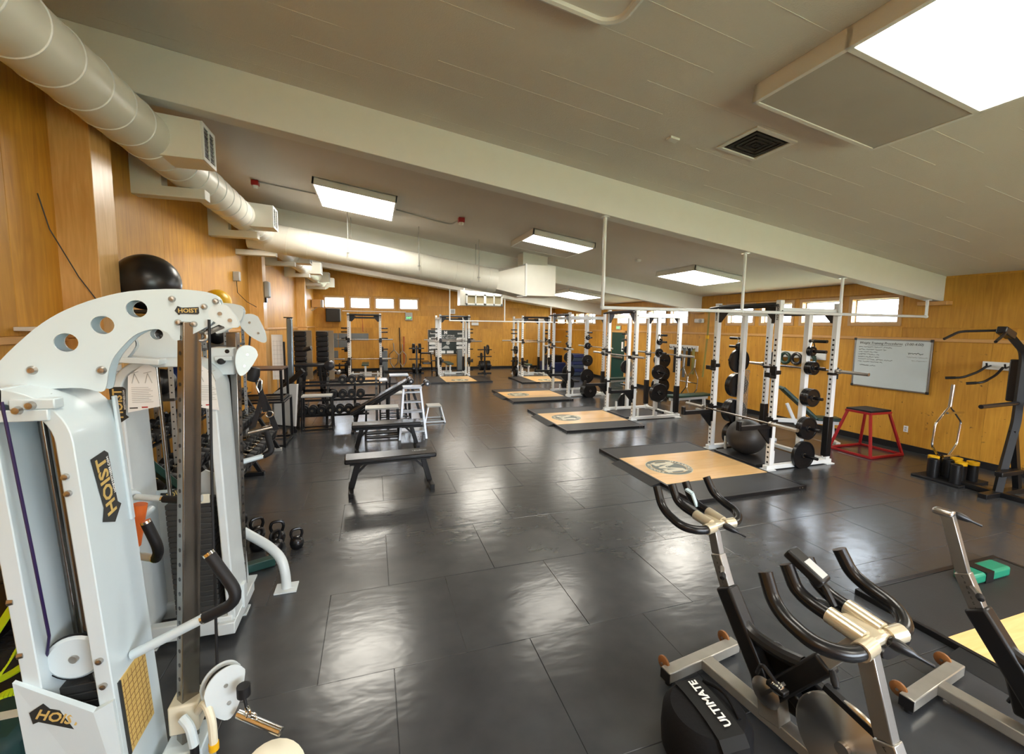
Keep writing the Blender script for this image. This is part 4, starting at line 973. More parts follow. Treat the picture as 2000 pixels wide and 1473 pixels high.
# ------------------------------------------------------------------ kettlebells
def kettle_proto(r):
    t = thing('kettlebell', 'x', 'kettlebell', (0, 0, 0), 'kettlebells on the floor')
    obj('bell', MB().lathe([(.001, 0), (r*.62, 0), (r*.85, r*.25), (r, r*.85), (r*.86, r*1.45), (r*.5, r*1.78), (.001, r*1.85)], (0, 0, 0), (0, 0, 1), 24), IRON, t)
    pts = [(-r*.55, 0, r*1.55), (-r*.82, 0, r*2.3), (-r*.62, 0, r*2.95), (0, 0, r*3.05), (r*.62, 0, r*2.95), (r*.82, 0, r*2.3), (r*.55, 0, r*1.55)]
    obj('handle', MB().tube(pts, r*.2, 10, r*.5), IRON, t)
    obj('base_pad', MB().cyl((0, 0, -.001), (0, 0, .008), r*.6, 20), RUB, t); return t
KB = kettle_proto(.062)
kb = [(-.71, 4.30, .3, 1, 'kettlebell standing on its own at the right end of the group'), (-.885, 4.28, .9, 1.05, 'front kettlebell of the right hand pair in the group'), (-.90, 4.45, .2, 1.15, 'rear kettlebell of the right hand pair in the group'),
      (-1.05, 4.36, .7, 1.05, 'front kettlebell of the middle pair in the group'), (-1.10, 4.58, .5, 1.15, 'rear kettlebell of the middle pair in the group'), (-1.23, 4.5, .4, 1.1, 'front kettlebell at the left end beside the white machine'), (-1.28, 4.72, .2, 1.15, 'rear kettlebell at the left end beside the white machine')]
for i, (x, y, rz, s, lb) in enumerate(kb):
    if i == 0: KB.location = (x, y, 0); KB.rotation_euler = (0, 0, rz); KB['label'] = lb
    else: dup(KB, (x, y, 0), rz, lb, scale=s)
# ------------------------------------------------------------------ dumbbells
def dumbbell_proto(r=.085, L=.15):
    t = thing('dumbbell', 'x', 'dumbbell', (0, 0, 0))
    obj('grip', MB().lathe([(.013, -.06), (.016, -.03), (.017, 0), (.016, .03), (.013, .06)], (0, 0, 0), (1, 0, 0), 12), CHROME, t)
    for s in (-1, 1):
        h = obj('head', MB().lathe([(.001, s*.055), (r*.9, s*.055), (r, s*.065), (r, s*(L-.012)), (r*.92, s*L), (r*.55, s*L), (r*.5, s*(L-.008)), (.001, s*(L-.008))], (0, 0, 0), (1, 0, 0), 18), RUB, t)
        obj('end_cap', MB().cyl((s*(L-.007), 0, 0), (s*(L-.003), 0, 0), r*.33, 12), CHROME, h)
    return t
DB = dumbbell_proto(); dbused = [False]
def dumbbell(loc, rot, label, group, sc=1):
    if not dbused[0]:
        dbused[0] = True; DB.location = loc; DB.rotation_euler = rot; tag(DB, label, 'dumbbell', group); return DB
    return dup(DB, loc, 0, label, group, rot=rot, scale=sc)
# long three tier rack along the left wall
t = thing('dumbbell_rack', 'long three tier dumbbell rack along the left wall behind the white machine', 'dumbbell rack', (-1.85, 5.9, 0))
TI = [(-1.62, .30), (-1.80, .66), (-1.98, 1.02)]
for x, z in TI:
    for q in (-.085, .085): obj('tray_rail', MB().bar((x+q, 4.13, z-.01-q*.3), (x+q, 7.85, z-.01-q*.3), .045, .012), BLACK, t)
for y in (4.15, 5.3, 6.6, 7.8):
    u = obj('upright', MB().bar((-1.5, y, .03), (-2.08, y, 1.16), .05, .06, (0, 1, 0)), BLACK, t, bev=.004); obj('foot', MB().box(-2.15, -1.46, y-.035, y+.035, 0, .05), (GREY if y > 7 else BLACK), u, bev=.004)
    obj('brace', MB().bar((-2.05, y, .05), (-2.08, y, 1.1), .05, .05, (0, 1, 0)), BLACK, t)
tn = ['bottom', 'middle', 'top']
for ti, (x, z) in enumerate(TI):
    y = 4.25; k = 0
    while y < 7.75:
        sc = (1.0, .85, .72)[ti]*(1-.012*k); rr = .085*sc
        dumbbell((x, y, z+.0+rr*.98), (0, .29, random.uniform(-.03, .03)), 'black dumbbell on the wall rack %s tier, %s from the near end' % (tn[ti], ORD[k]), 'dumbbells on the long wall rack', sc)
        y += 2*rr+.03; k += 1
# second rack facing the camera
t = thing('dumbbell_rack', 'black three tier dumbbell rack standing across the room left of the benches', 'dumbbell rack', (-.7, 9.65, 0))
T2_ = [(9.55, .25, -1.45, -.2), (9.68, .545, -1.45, .0), (9.8, .84, -1.45, .02)]
for y, z, xa, xb in T2_:
    for q in (-.08, .08): obj('tray_rail', MB().bar((xa, y+q, z+q*.3), (xb+.1, y+q, z+q*.3), .012, .045), BLACK, t)
for x in (-1.45, -.92, -.38, .06):
    u = obj('upright', MB().bar((x, 9.42, .03), (x, 9.95, .95), .05, .05, (1, 0, 0)), BLACK, t); obj('foot', MB().box(x-.03, x+.03, 9.4, 10.0, 0, .04), BLACK, u)
for y, z, xs, nm in ((9.55, .25, [-1.36+.172*i for i in range(7)], 'bottom'), (9.68, .545, [-.80+.18*i for i in range(4)], 'middle'), (9.8, .84, [-.62+.185*i for i in range(3)], 'top')):
    for k, x in enumerate(xs): dumbbell((x, y, z+.09), (0, .0, PI/2), 'end-on round dumbbell, %s tier of the cross rack, %s from left' % (nm, ORD[k]), 'dumbbells on the cross rack')
# ------------------------------------------------------------------ shelving with balls
t = thing('metal_shelving', 'grey perforated metal shelving against the left wall carrying exercise balls', 'shelving', (-2.05, 5.6, 0))
for y in (4.85, 5.75, 6.5, 7.3):
    for x in (-2.32, -1.82):
        p = obj('upright', MB().box(x-.02, x+.02, y-.004, y+.004, 0, 2.2).box(x-.02, x-.016, y, y+.035, 0, 2.2), GREY, t)
        h = MB()
        for j in range(30): h.cyl((x, y-.0055, .1+.07*j), (x, y-.0035, .1+.07*j), .008, 6)
        o = obj('hole_row', h, INK, p, smooth=0); o['kind'] = 'stuff'
for z in (1.35, 1.78, 2.18): obj('shelf', MB().box(-2.35, -1.8, 4.83, 7.32, z, z+.025), DARKG, t, bev=.003)
BALLB = mat('black_ball_vinyl', (.012, .012, .013), .3, var=.1); 
o = obj('exercise_ball', MB().sphere((-2.02, 5.02, 2.205+.262), .262, 36, 24), BALLB); tag(o, 'large shiny black exercise ball on top of the shelving beside the wooden post', 'exercise ball')
o = obj('exercise_ball', MB().sphere((-2.02, 6.95, 2.205+.17), .17, 32, 22), YEL); tag(o, 'yellow exercise ball on top of the shelving behind the machine arm', 'exercise ball')
for i, (y, r, z, m_, nm) in enumerate(((5.05, .14, 1.805, BALLB, 'black medicine ball at the near end of the middle shelf'), (5.45, .13, 1.805, BALLB, 'black medicine ball second on the middle shelf'), (6.0, .13, 1.805, MATG, 'dark grey medicine ball on the middle shelf'), (6.8, .14, 1.805, BALLB, 'black medicine ball at the far end of the middle shelf'),
        (5.1, .13, 1.375, BALLB, 'black medicine ball at the near end of the lowest shelf'), (5.5, .13, 1.375, BLUE, 'dark blue medicine ball on the lowest shelf'), (6.1, .12, 1.375, BALLB, 'black medicine ball in the middle of the lowest shelf'), (6.9, .13, 1.375, BALLB, 'black medicine ball at the far end of the lowest shelf'))):
    o = obj('medicine_ball', MB().sphere((-2.0, y, z+r), r, 22, 14), m_); tag(o, nm, 'medicine ball', 'medicine balls on the shelving')
# papers, cable, bracket on the left wall and near post
o = obj('paper_notice', MB().box(-2.112, -2.108, 4.50, 4.66, 1.46, 1.72), PAPER); tag(o, 'white paper notice taped to the side of the near wooden post', 'notice')
for j in range(6): obj('text_line', MB().box(-2.1078, -2.107, 4.53, 4.63-.01*(j % 2), 1.66-.025*j, 1.668-.025*j), GREY, o)
t = thing('wall_bracket', 'small white metal bracket on the left wall rail above the near weight tower', 'bracket', (-2.3, 4.05, 2.0))
obj('arm', MB().box(-2.388, -2.2, 3.95, 4.3, 2.02, 2.05), PAPER, t, bev=.004); obj('knob', MB().sphere((-2.24, 4.0, 2.0), .02, 10, 8), STEEL, t)
o = obj('loose_wire', MB().tube([(-2.38, 4.3, 3.05), (-2.36, 4.36, 2.8), (-2.25, 4.45, 2.45), (-2.12, 4.48, 2.2)], .004, 6), INK); tag(o, 'thin loose wire hanging from the wall by the near wooden post', 'wire')
t = thing('wall_horn', 'small grey horn speaker with a cable on the left wall beyond the shelving', 'speaker', (-2.35, 9.2, 2.9))
obj('horn', MB().box(-2.388, -2.28, 9.1, 9.2, 2.85, 3.02), GREY, t, bev=.01); obj('lead', MB().tube([(-2.34, 9.15, 2.86), (-2.36, 9.25, 2.65), (-2.3, 9.6, 2.5), (-2.25, 10.1, 2.42)], .006, 6), INK, t)
t = thing('wall_speaker', 'white rounded speaker on the side of the second wooden post', 'speaker', (-2.1, 10.3, 2.7))
obj('cabinet', MB().box(-2.13, -2.03, 10.2, 10.4, 2.62, 2.96), GREY, t, bev=.03); obj('bracket', MB().box(-2.13, -2.09, 10.26, 10.34, 2.52, 2.64), BLACK, t)
# ------------------------------------------------------------------ black steel frame tables
def frame_table(name, label, cat, x0, x1, y0, y1, z0, z1, m, topm, tap=0, shelf=False, w=.04):
    t = thing(name, label, cat, ((x0+x1)/2, (y0+y1)/2, z0))
    obj('top', MB().box(x0, x1, y0, y1, z1-.03, z1), topm, t, bev=.004)
    for sx, sy in ((0, 0), (1, 0), (1, 1), (0, 1)):
        a = Vector(((x0+w/2, x1-w/2)[sx], (y0+w/2, y1-w/2)[sy], z1-.03)); b = a+Vector(((-1, 1)[sx]*tap, (-1, 1)[sy]*tap, 0)); b.z = z0
        obj('leg', MB().bar(b, a, w, w, (0, 1, 0)), m, t, bev=.003)
    for k, (p, q) in enumerate((((0, 0), (1, 0)), ((1, 0), (1, 1)), ((1, 1), (0, 1)), ((0, 1), (0, 0)))):
        f = lambda c: ((x0+w/2-tap*.93, x1-w/2+tap*.93)[c[0]], (y0+w/2-tap*.93, y1-w/2+tap*.93)[c[1]], z0+.03)
        obj('base_rail', MB().bar(f(p), f(q), w*.8, w*.8), m, t)
    return t
frame_table('plyo_box', 'tall open black steel frame box by the left wall below another', 'plyo box', -2.3, -1.43, 7.98, 8.75, 0, .79, BLACK, BLACK)
frame_table('plyo_box', 'black steel frame box with brown top stacked on a larger one by the left wall', 'plyo box', -2.28, -1.45, 8.0, 8.6, .79, 1.34, BLACK, mat('brown_top', (.06, .03, .02), .4))
frame_table('low_table', 'black frame table with grey top in front of the dumbbell tiers', 'table', -1.33, -.78, 9.05, 9.33, 0, .70, BLACK, GREY, .02, w=.03)
# leaning grey panel on a castor
t = thing('panel_cart', 'pale grey trolley panel standing on a castor beside the black frame boxes', 'trolley', (-1.5, 9.05, 0))
obj('panel', MB().prism([(-1.78, .2), (-1.43, .14), (-1.37, .95), (-1.50, .955), (-1.78, .80)], (0, 9.0, 0), (1, 0, 0), (0, 0, 1), .03), GREY, t)
obj('edge_strip', MB().bar((-1.43, 8.985, .14), (-1.37, 8.985, .95), .025, .035, (0, 1, 0)), PAPER, t); obj('strut', MB().bar((-1.78, 9.0, .2), (-1.43, 9.0, .1), .02, .02).bar((-1.70, 9.0, .35), (-1.45, 9.0, .12), .015, .015), BLACK, t)
obj('castor', MB().cyl((-1.445, 8.99, .04), (-1.445, 9.02, .04), .04, 14).box(-1.46, -1.43, 8.985, 9.02, .05, .14), BLACK, t)
# tall machine beyond: chrome mast, pads
t = thing('pulldown_tower', 'tall dark machine with a shiny blue grey mast beside the second post', 'gym machine', (-1.6, 10.0, 0))
obj('mast', MB().bar((-1.62, 9.8, 0), (-1.60, 9.8, 2.2), .11, .10, (0, 1, 0)), mat('blue_grey_metal', (.25, .31, .36), .25, .8), t, bev=.02)
obj('mast_cap', MB().box(-1.7, -1.54, 9.75, 9.85, 2.2, 2.22), BLACK, t); obj('arm', MB().bar((-2.0, 9.8, .55), (-1.35, 9.6, 1.15), .08, .1), BLACK, t, bev=.01)
obj('roller', MB().cyl((-1.35, 9.75, 1.55), (-1.2, 9.7, 1.6), .045, 14), BLACKP, t); obj('base', MB().box(-2.0, -1.52, 9.7, 10.1, 0, .08), BLACK, t); obj('seat', MB().box(-1.95, -1.5, 10.15, 10.6, .5, .6), BLACKP, t, bev=.02)
obj('back_post', MB().box(-1.9, -1.8, 10.3, 10.4, 0, 1.7), BLACK, t)
def pad_machine(x, y, label, w=.28, h0=.75, h1=1.9):
    t = thing('padded_board', label, 'gym pad', (x, y, 0)); m = MB(); n = 9
    for k in range(n): z = h0+(h1-h0)*k/n; obj('pad_fold', MB().box(x-w/2, x+w/2, y-.06-.015*(k % 2), y+.08, z+.004, z+(h1-h0)/n-.004), BLACKP, t, bev=.02)
    obj('back_board', MB().box(x-w/2-.02, x+w/2+.12, y+.082, y+.12, h0-.1, h1+.02), TAN, t); obj('stand', MB().box(x-.05, x+.05, y+.0, y+.08, 0, h0), BLACK, t)
    obj('base', MB().box(x-w/2, x+w/2, y-.2, y+.2, 0, .06), BLACK, t)
pad_machine(-1.22, 12.0, 'upright black quilted pad nearest the far wall speaker'); pad_machine(-1.75, 12.1, 'upright black quilted pad behind the shiny mast')
t = thing('glute_bench', 'high black padded bench with a rounded hip pad beyond the dumbbell tiers', 'bench', (-1.35, 11, 0))
obj('pad', MB().box(-1.72, -1.05, 10.85, 11.2, 1.10, 1.17), BLACKP, t, bev=.02)
obj('hip_pad', MB().lathe([(.001, -.2), (.10, -.19), (.115, -.15), (.115, .15), (.10, .19), (.001, .2)], (-.98, 11.02, 1.12), (0, 1, 0), 22), BLACKP, t)
for x0, x1 in ((-1.62, -1.75), (-1.5, -1.6), (-1.2, -1.12), (-1.1, -.92)): obj('leg', MB().bar((x0, 11, 1.1), (x1, 11, .02), .06, .06, (0, 1, 0)), BLACK, t)
obj('cross_rail', MB().box(-1.75, -.9, 10.97, 11.03, .5, .56).box(-1.8, -.88, 10.8, 11.25, 0, .05), BLACK, t); obj('foot_roller', MB().cyl((-.78, 10.85, .95), (-.78, 11.2, .95), .04, 12).bar((-.98, 11.02, 1.05), (-.75, 11.02, .93), .03, .03), STEEL, t)
t = thing('flip_chart', 'tall white wall chart hung between the first and second wooden posts', 'chart', (-2.38, 10.0, 1.4))
obj('sheet', MB().box(-1.98, -1.77, 9.98, 9.985, .93, 1.86), PAPER, t); 
for j in range(9): obj('ruled_line', MB().box(-1.96, -1.79, 9.977, 9.9795, 1.0+.09*j, 1.004+.09*j), GREY, t)
for j in range(3): obj('ruled_line', MB().box(-1.94+.06*j, -1.937+.06*j, 9.977, 9.9795, .95, 1.75), GREY, t)
obj('easel_leg', MB().bar((-1.9, 10.0, 0), (-1.88, 10.0, 1.86), .03, .02), GREY, t)
# dark green machine frame low between the towers, straps and bag at the left edge
t = thing('green_machine', 'dark green machine frame low on the floor seen between the two weight towers', 'gym machine', (-1.6, 3.9, 0))
obj('side_rail', MB().bar((-1.63, 3.75, 1.12), (-1.45, 4.0, .72), .09, .05), DKGREEN, t, bev=.006); obj('post', MB().bar((-1.45, 4.0, 0), (-1.45, 4.0, .74), .08, .06), DKGREEN, t, bev=.006); obj('floor_rail', MB().bar((-1.75, 3.7, .04), (-.85, 4.05, .04), .08, .07), DKGREEN, t, bev=.006)
obj('post', MB().bar((-1.66, 3.72, 0), (-1.63, 3.75, 1.1), .07, .06), DKGREEN, t, bev=.006)
for k, c in enumerate('SNOS'): text(c, .05, (-1.595+.04*k, 3.76+.055*k, 1.07-.09*k), (.55, .5, -.66), (.2, .6, .7), PAPER, t)
for i, (pts, nm) in enumerate((([(-2.05, 2.55, .02), (-1.95, 2.75, .35), (-1.85, 2.95, .62), (-1.75, 3.1, .66), (-1.62, 3.15, .48), (-1.50, 3.2, .52), (-1.45, 3.05, .3)], 'tangled'), ([(-2.1, 2.6, .02), (-1.9, 2.6, .32), (-1.78, 2.75, .28), (-1.66, 2.9, .40), (-1.5, 2.95, .22)], 'looped'), ([(-1.75, 2.85, .02), (-1.68, 2.95, .5), (-1.6, 3.0, .75), (-1.52, 3.0, .5), (-1.5, 2.9, .02)], 'upright'), ([(-1.75, 2.45, .34), (-1.70, 2.50, .42), (-1.62, 2.52, .55), (-1.56, 2.50, .62), (-1.50, 2.54, .52), (-1.42, 2.58, .58), (-1.33, 2.62, .50)], 'zigzag'), ([(-1.78, 2.4, .33), (-1.6, 2.42, .42), (-1.55, 2.46, .36), (-1.45, 2.5, .42), (-1.30, 2.55, .36)], 'bunched'))):
    m = MB(); P = fillet([Vector(p) for p in pts], .12)
    for a, b in zip(P[:-1], P[1:]): m.bar(a, b, .05, .008)
    o = obj('agility_ladder', m, LIME); tag(o, '%s bright lime green strap lying on the floor behind the near weight tower' % nm, 'strap', 'lime straps')
t = thing('gym_bag', 'black gym bag with grey lining slumped against the left wall', 'bag', (-2.1, 3.4, 0))
obj('body', MB().sphere((-2.05, 3.3, .42), .42, 24, 16, (.75, .8, 1.0)), BLACKP, t); obj('flap', MB().sphere((-1.95, 3.25, .78), .2, 18, 12, (.9, 1.1, .5)), BLACKP, t); obj('strap', MB().tube([(-1.8, 3.1, .2), (-1.72, 3.05, .6), (-1.9, 3.1, .95)], .02, 8, .2), BLACKP, t); t.location.y += .3
t = thing('seated_machine', 'black and chrome seat of a machine seen through the near weight tower', 'gym machine', (-1.6, 2.75, 0))
obj('seat_pad', MB().box(-1.78, -1.5, 2.62, 2.9, .82, .9), BLACKP, t, bev=.03); obj('lever', MB().bar((-1.62, 2.6, .85), (-1.40, 2.72, 1.12), .075, .07), CREAM, t, bev=.01); obj('post', MB().cyl((-1.6, 2.75, 0), (-1.6, 2.75, .82), .03, 14), CHROME, t); obj('spring', MB().lathe([(.03+.006*(k % 2), -.3+.03*k) for k in range(16)], (-1.5, 2.66, .62), (0, 0, 1), 12), BLACK, t); obj('base', MB().box(-1.85, -1.4, 2.6, 2.9, 0, .05), BLACK, t)
t = thing('floor_roller', 'dark teal foam block on the floor at the lower left corner', 'foam block', (-1.75, 2.45, 0)); obj('block', MB().box(-2.0, -1.5, 2.25, 2.6, .0, .30), mat('teal_foam', (.012, .06, .07), .6), t, bev=.04); obj('band', MB().box(-2.005, -1.495, 2.4, 2.45, -.0, .303), WHITE, t)
# ------------------------------------------------------------------ flat benches on the open floor
def flat(label, x, y, rz, L=1.12):
    t = thing('flat_bench', label, 'bench', (0, 0, 0), 'black flat benches'); h = L/2
    p = obj('seat_pad', MB().box(-h, h, -.15, .15, .395, .455), BLACKP, t, bev=.018)
    text('LEGEND', .05, (h-.2, .02, .4565), (1, 0, 0), (0, 1, 0), GREY, p)
    obj('spine', MB().box(-h+.06, h-.06, -.035, .035, .345, .395), BLACK, t, bev=.004)
    for s in (-1, 1):
        x0 = s*(h-.16); l = obj('leg', MB().bar((x0, 0, .37), (x0+s*.09, 0, .04), .07, .055, (0, 1, 0)), BLACK, t, bev=.005)
        obj('foot', MB().box(x0+s*.09-.03, x0+s*.09+.03, -.22, .22, 0, .06), BLACK, l, bev=.006)
        obj('brace', MB().bar((x0-s*.1, 0, .35), (x0+s*.05, 0, .2), .03, .02, (0, 1, 0)), BLACK, l)
    t.location = (x, y, 0); t.rotation_euler = (0, 0, rz); return t
flat('flat black bench on splayed legs, nearest of the benches on the open floor', .2, 5.62, .045)
flat('flat black bench on splayed legs just behind the nearest one', .205, 7.5, .02)
# decline sit-up bench
t = thing('situp_bench', 'black decline sit up bench with raised foot rollers behind the flat benches', 'bench', (.2, 8.85, 0))
obj('back_pad', MB().box(0, 1.25, -.15, .15, 0, .06).xf(Matrix.Translation((-.42, 8.85, .34)) @ Matrix.Rotation(-.52, 4, 'Y')), BLACKP, t, bev=.018)
obj('spine', MB().bar((-.38, 8.85, .30), (.70, 8.85, .93), .05, .05, (0, 1, 0)), BLACK, t)
for x, z in ((.71, .98), (.66, .90), (1.03, .93)):
    r = obj('foot_roller', MB().lathe([(.001, -.2), (.05, -.2), (.055, -.19), (.055, -.05), (.02, -.05), (.02, .05), (.055, .05), (.055, .19), (.05, .2), (.001, .2)], (x, 8.85, z), (0, 1, 0), 18), BLACKP, t); obj('end_cap', MB().cyl((x, 8.648, z), (x, 8.652, z), .02, 12), CHROME, r)
obj('roller_arm', MB().bar((.66, 8.85, .92), (.82, 8.85, .80), .04, .04, (0, 1, 0)).bar((.82, 8.85, .80), (1.03, 8.85, .93), .04, .04, (0, 1, 0)), BLACK, t)
obj('front_leg', MB().bar((.72, 8.85, .88), (.98, 8.85, .04), .05, .05, (0, 1, 0)), BLACK, t); obj('rear_leg', MB().bar((-.3, 8.85, .34), (-.38, 8.85, .04), .05, .05, (0, 1, 0)), BLACK, t)
obj('floor_rail', MB().box(-.42, 1.0, 8.82, 8.88, .02, .07).box(.95, 1.01, 8.6, 9.1, 0, .05).box(-.42, -.36, 8.6, 9.1, 0, .05), BLACK, t)
frame_table('step_table', 'low grey topped step box between the sit up bench and the steel ladder box', 'plyo box', -.15, .44, 8.12, 8.45, 0, .58, BLACK, GREY, .02, w=.035)
# silver ladder-like stack of boxes
t = thing('steel_step_stand', 'tall silver steel step stand with rungs behind the second flat bench', 'step stand', (.68, 8.1, 0))
for s in (-1, 1):
    for yy in (7.95, 8.3): obj('rail', MB().bar((.68+s*.24, yy, 0), (.68+s*.15, 8.1, .95), .035, .035, (0, 1, 0)), ALU, t)
for k in range(5):
    z = .12+.18*k; hw = .24-.09*z/.95; obj('tread', MB().box(.68-hw, .68+hw, 7.97+.13*z, 8.28-.17*z, z, z+.03), ALU, t, bev=.003)
obj('top', MB().box(.51, .85, 8.0, 8.25, .93, .97), ALU, t, bev=.004)
frame_table('plyo_box', 'small open silver frame box alone on the floor right of the sit up bench', 'plyo box', 1.10, 1.40, 9.25, 9.6, 0, .36, ALU, GREY, .08, w=.03)
frame_table('plyo_box', 'tall black frame box with pale top standing behind the sit up bench', 'plyo box', .33, .73, 9.5, 9.85, 0, 1.02, BLACK, ALU, .05, w=.03)
frame_table('plyo_box', 'black frame table with pale top at the end of the cross dumbbell rack', 'plyo box', .12, .3, 9.9, 10.4, 0, .86, BLACK, ALU, 0, w=.03)
frame_table('plyo_box', 'low black frame box behind the steel step stand', 'plyo box', .3, .72, 10.3, 10.7, 0, .5, BLACK, GREY, .03, w=.03)
# ------------------------------------------------------------------ right wall
t = thing('whiteboard', 'framed whiteboard with handwritten notes on the right wall under the rail', 'whiteboard', (XR-.02, 5.33, 1.5))
X_ = XR-.036
obj('panel', MB().box(X_, XR-.012, 4.735, 5.94, 1.05, 1.93), BOARD, t)
fr = MB()
for a, b, c, e in ((4.72, 5.955, 1.035, 1.06), (4.72, 5.955, 1.92, 1.945), (4.72, 4.745, 1.06, 1.92), (5.93, 5.955, 1.06, 1.92)): fr.box(X_-.008, XR-.012, a, b, c, e)
obj('frame', fr, ALU, t, bev=.003)
for y in (4.733, 5.942):
    for z in (1.048, 1.932): obj('corner_cap', MB().cbox((X_-.003, y, z), (.022, .045, .045)), INK, t, bev=.006)
xt = X_-.001
ti = text('Weight Training Procedures  (3:00-4:00)', .062, (xt, 5.36, 1.862), (0, -1, 0), (0, 0, 1), INK, t, shear=.2)
obj('underline', MB().box(xt-.001, xt, 5.17, 5.72, 1.822, 1.827), INK, t)
rnd = random.Random(3)
def scribble(y0, z, n, parent, sc=1, m=INK):
    w = MB(); y = y0
    for i in range(n):
        L = rnd.randint(2, 7)
        pts = []
        for j in range(L*3+1): pts.append((xt-.001, y-j*.0075*sc, z+rnd.uniform(-.011, .013)*sc))
        w.tube(pts, .0022*sc, 4); y -= (L*3*.0075+.02)*sc
    obj('handwriting', w, m, parent, smooth=0)
for k, n in enumerate((4, 4, 4, 3, 3, 4, 4, 2)): scribble(5.87-(.04 if k == 7 else 0), 1.785-.046*k-(.02 if k > 6 else 0), n, t)
scribble(5.06, 1.70, 1, t, 1.6); scribble(5.08, 1.64, 2, t, 1, GREY); scribble(5.0, 1.58, 2, t, 1, GREY)
# red plyo box
t = thing('plyo_box', 'red steel plyo box with a black top against the right wall under the whiteboard', 'plyo box', (8.2, 5.15, 0))
TP = [(7.85, 4.90), (8.30, 4.90), (8.30, 5.26), (7.85, 5.26)]; BT = [(7.72, 4.76), (8.5, 4.76), (8.5, 5.44), (7.72, 5.44)]
obj('top', MB().box(7.83, 8.32, 4.88, 5.28, .735, .765), RUB, t, bev=.004); obj('top_rim', MB().box(7.82, 8.33, 4.87, 5.29, .70, .737), RED, t, bev=.004)
for a, b in zip(TP, BT): obj('leg', MB().bar((*b, 0), (*a, .72), .035, .035, (0, 1, 0)), RED, t, bev=.003)
for i in range(4): obj('base_rail', MB().bar((*BT[i], .02), (*BT[(i+1) % 4], .02), .035, .035), RED, t, bev=.003)
o = obj('wall_outlet', MB().box(XR-.02, XR-.012, 4.96, 5.03, .32, .43), PAPER, bev=.003); tag(o, 'white electrical outlet low on the right wall', 'outlet'); obj('socket', MB().box(XR-.0215, XR-.02, 4.98, 5.01, .34, .37).box(XR-.0215, XR-.02, 4.98, 5.01, .38, .41), GREY, o)
# hex trap bar standing in the bar holder
t = thing('trap_bar', 'chrome hexagonal trap bar standing upright in the floor holder', 'trap bar', (7.9, 3.95, 0))
Y0 = 3.95
HX = [(7.985, 1.02), (7.70, .77), (7.67, .455), (7.86, .25), (8.05, .25), (8.24, .435), (8.28, .77)]
obj('hex_frame', MB().tube([(x, Y0, z) for x, z in HX+[HX[0]]], .0155, 12, .04), CHROME, t)
obj('sleeve', MB().cyl((7.985, Y0, 1.01), (8.01, Y0, 1.33), .025, 16), STEEL, t); obj('sleeve', MB().cyl((7.94, Y0, .25), (7.92, Y0, .06), .025, 16), STEEL, t)
for z in (.93, .29): obj('grip', MB().cyl((7.84, Y0-.05, z), (8.20, Y0-.05, z-.01), .016, 12), CHROME, t)
t = thing('bar_holder', 'black floor holder with upright tubes and yellow rims by the right wall', 'bar holder', (7.75, 3.72, 0))
obj('base_plate', MB().box(7.45, 8.1, 3.5, 4.05, 0, .03), RUB, t, bev=.006)
for x, yy, yel in ((7.56, 3.60, 0), (7.92, 3.95, 0), (7.72, 3.94, 1), (7.58, 3.86, 0), (7.74, 3.64, 1), (7.92, 3.78, 1), (7.92, 3.60, 1), (7.76, 3.80, 0)):
    tb = obj('tube_socket', MB().lathe([(.062, 0), (.062, .26), (.045, .26), (.045, .05)], (x, yy, .03), (0, 0, 1), 18), BLACK, t)
    if yel: obj('rim', MB().lathe([(.064, .225), (.066, .27), (.044, .275), (.044, .23)], (x, yy, .03), (0, 0, 1), 18), YEL, tb)
# chin and dip stand at the right edge
t = thing('dip_stand', 'black chin and dip stand with padded arms at the right edge of the picture', 'dip stand', (7.8, 3.2, 0))
obj('mast', MB().tube([(7.62, 3.2, .05), (7.68, 3.2, .35), (7.83, 3.2, .95), (7.84, 3.2, 1.75), (7.80, 3.2, 1.86), (7.42, 3.2, 2.09)], .05, 4, .08), RUB, t, bev=.0)
obj('head_pad', MB().bar((7.50, 3.2, 2.05), (7.28, 3.2, 2.13), .1, .09), BLACKP, t, bev=.015)
obj('chin_handle', MB().tube([(7.32, 3.18, 2.1), (7.12, 3.1, 2.07), (6.86, 3.05, 1.985)], .016, 10, .06), BLACK, t); obj('chin_handle', MB().tube([(7.42, 3.25, 2.12), (7.2, 3.55, 2.1), (7.0, 3.6, 2.0)], .016, 10, .06), BLACK, t)
obj('dip_arm', MB().cyl((7.06, 3.2, 1.185), (7.84, 3.2, 1.2), .026, 14), BLACKP, t); obj('dip_arm', MB().cyl((7.2, 2.7, 1.185), (7.84, 2.75, 1.2), .026, 14), BLACKP, t)
obj('rear_brace', MB().bar((7.80, 3.2, .85), (8.05, 3.2, .03), .07, .06, (0, 1, 0)), BLACK, t); obj('back_pad', MB().box(7.87, 7.95, 3.05, 3.35, 1.2, 1.75), BLACKP, t, bev=.02)
obj('base', MB().bar((7.3, 3.2, .03), (8.25, 3.2, .03), .09, .06).bar((7.62, 2.8, .03), (7.62, 3.6, .03), .08, .06), BLACK, t, bev=.006); obj('knee_step', MB().box(7.4, 7.85, 3.08, 3.16, .30, .36), BLACK, t, bev=.01)
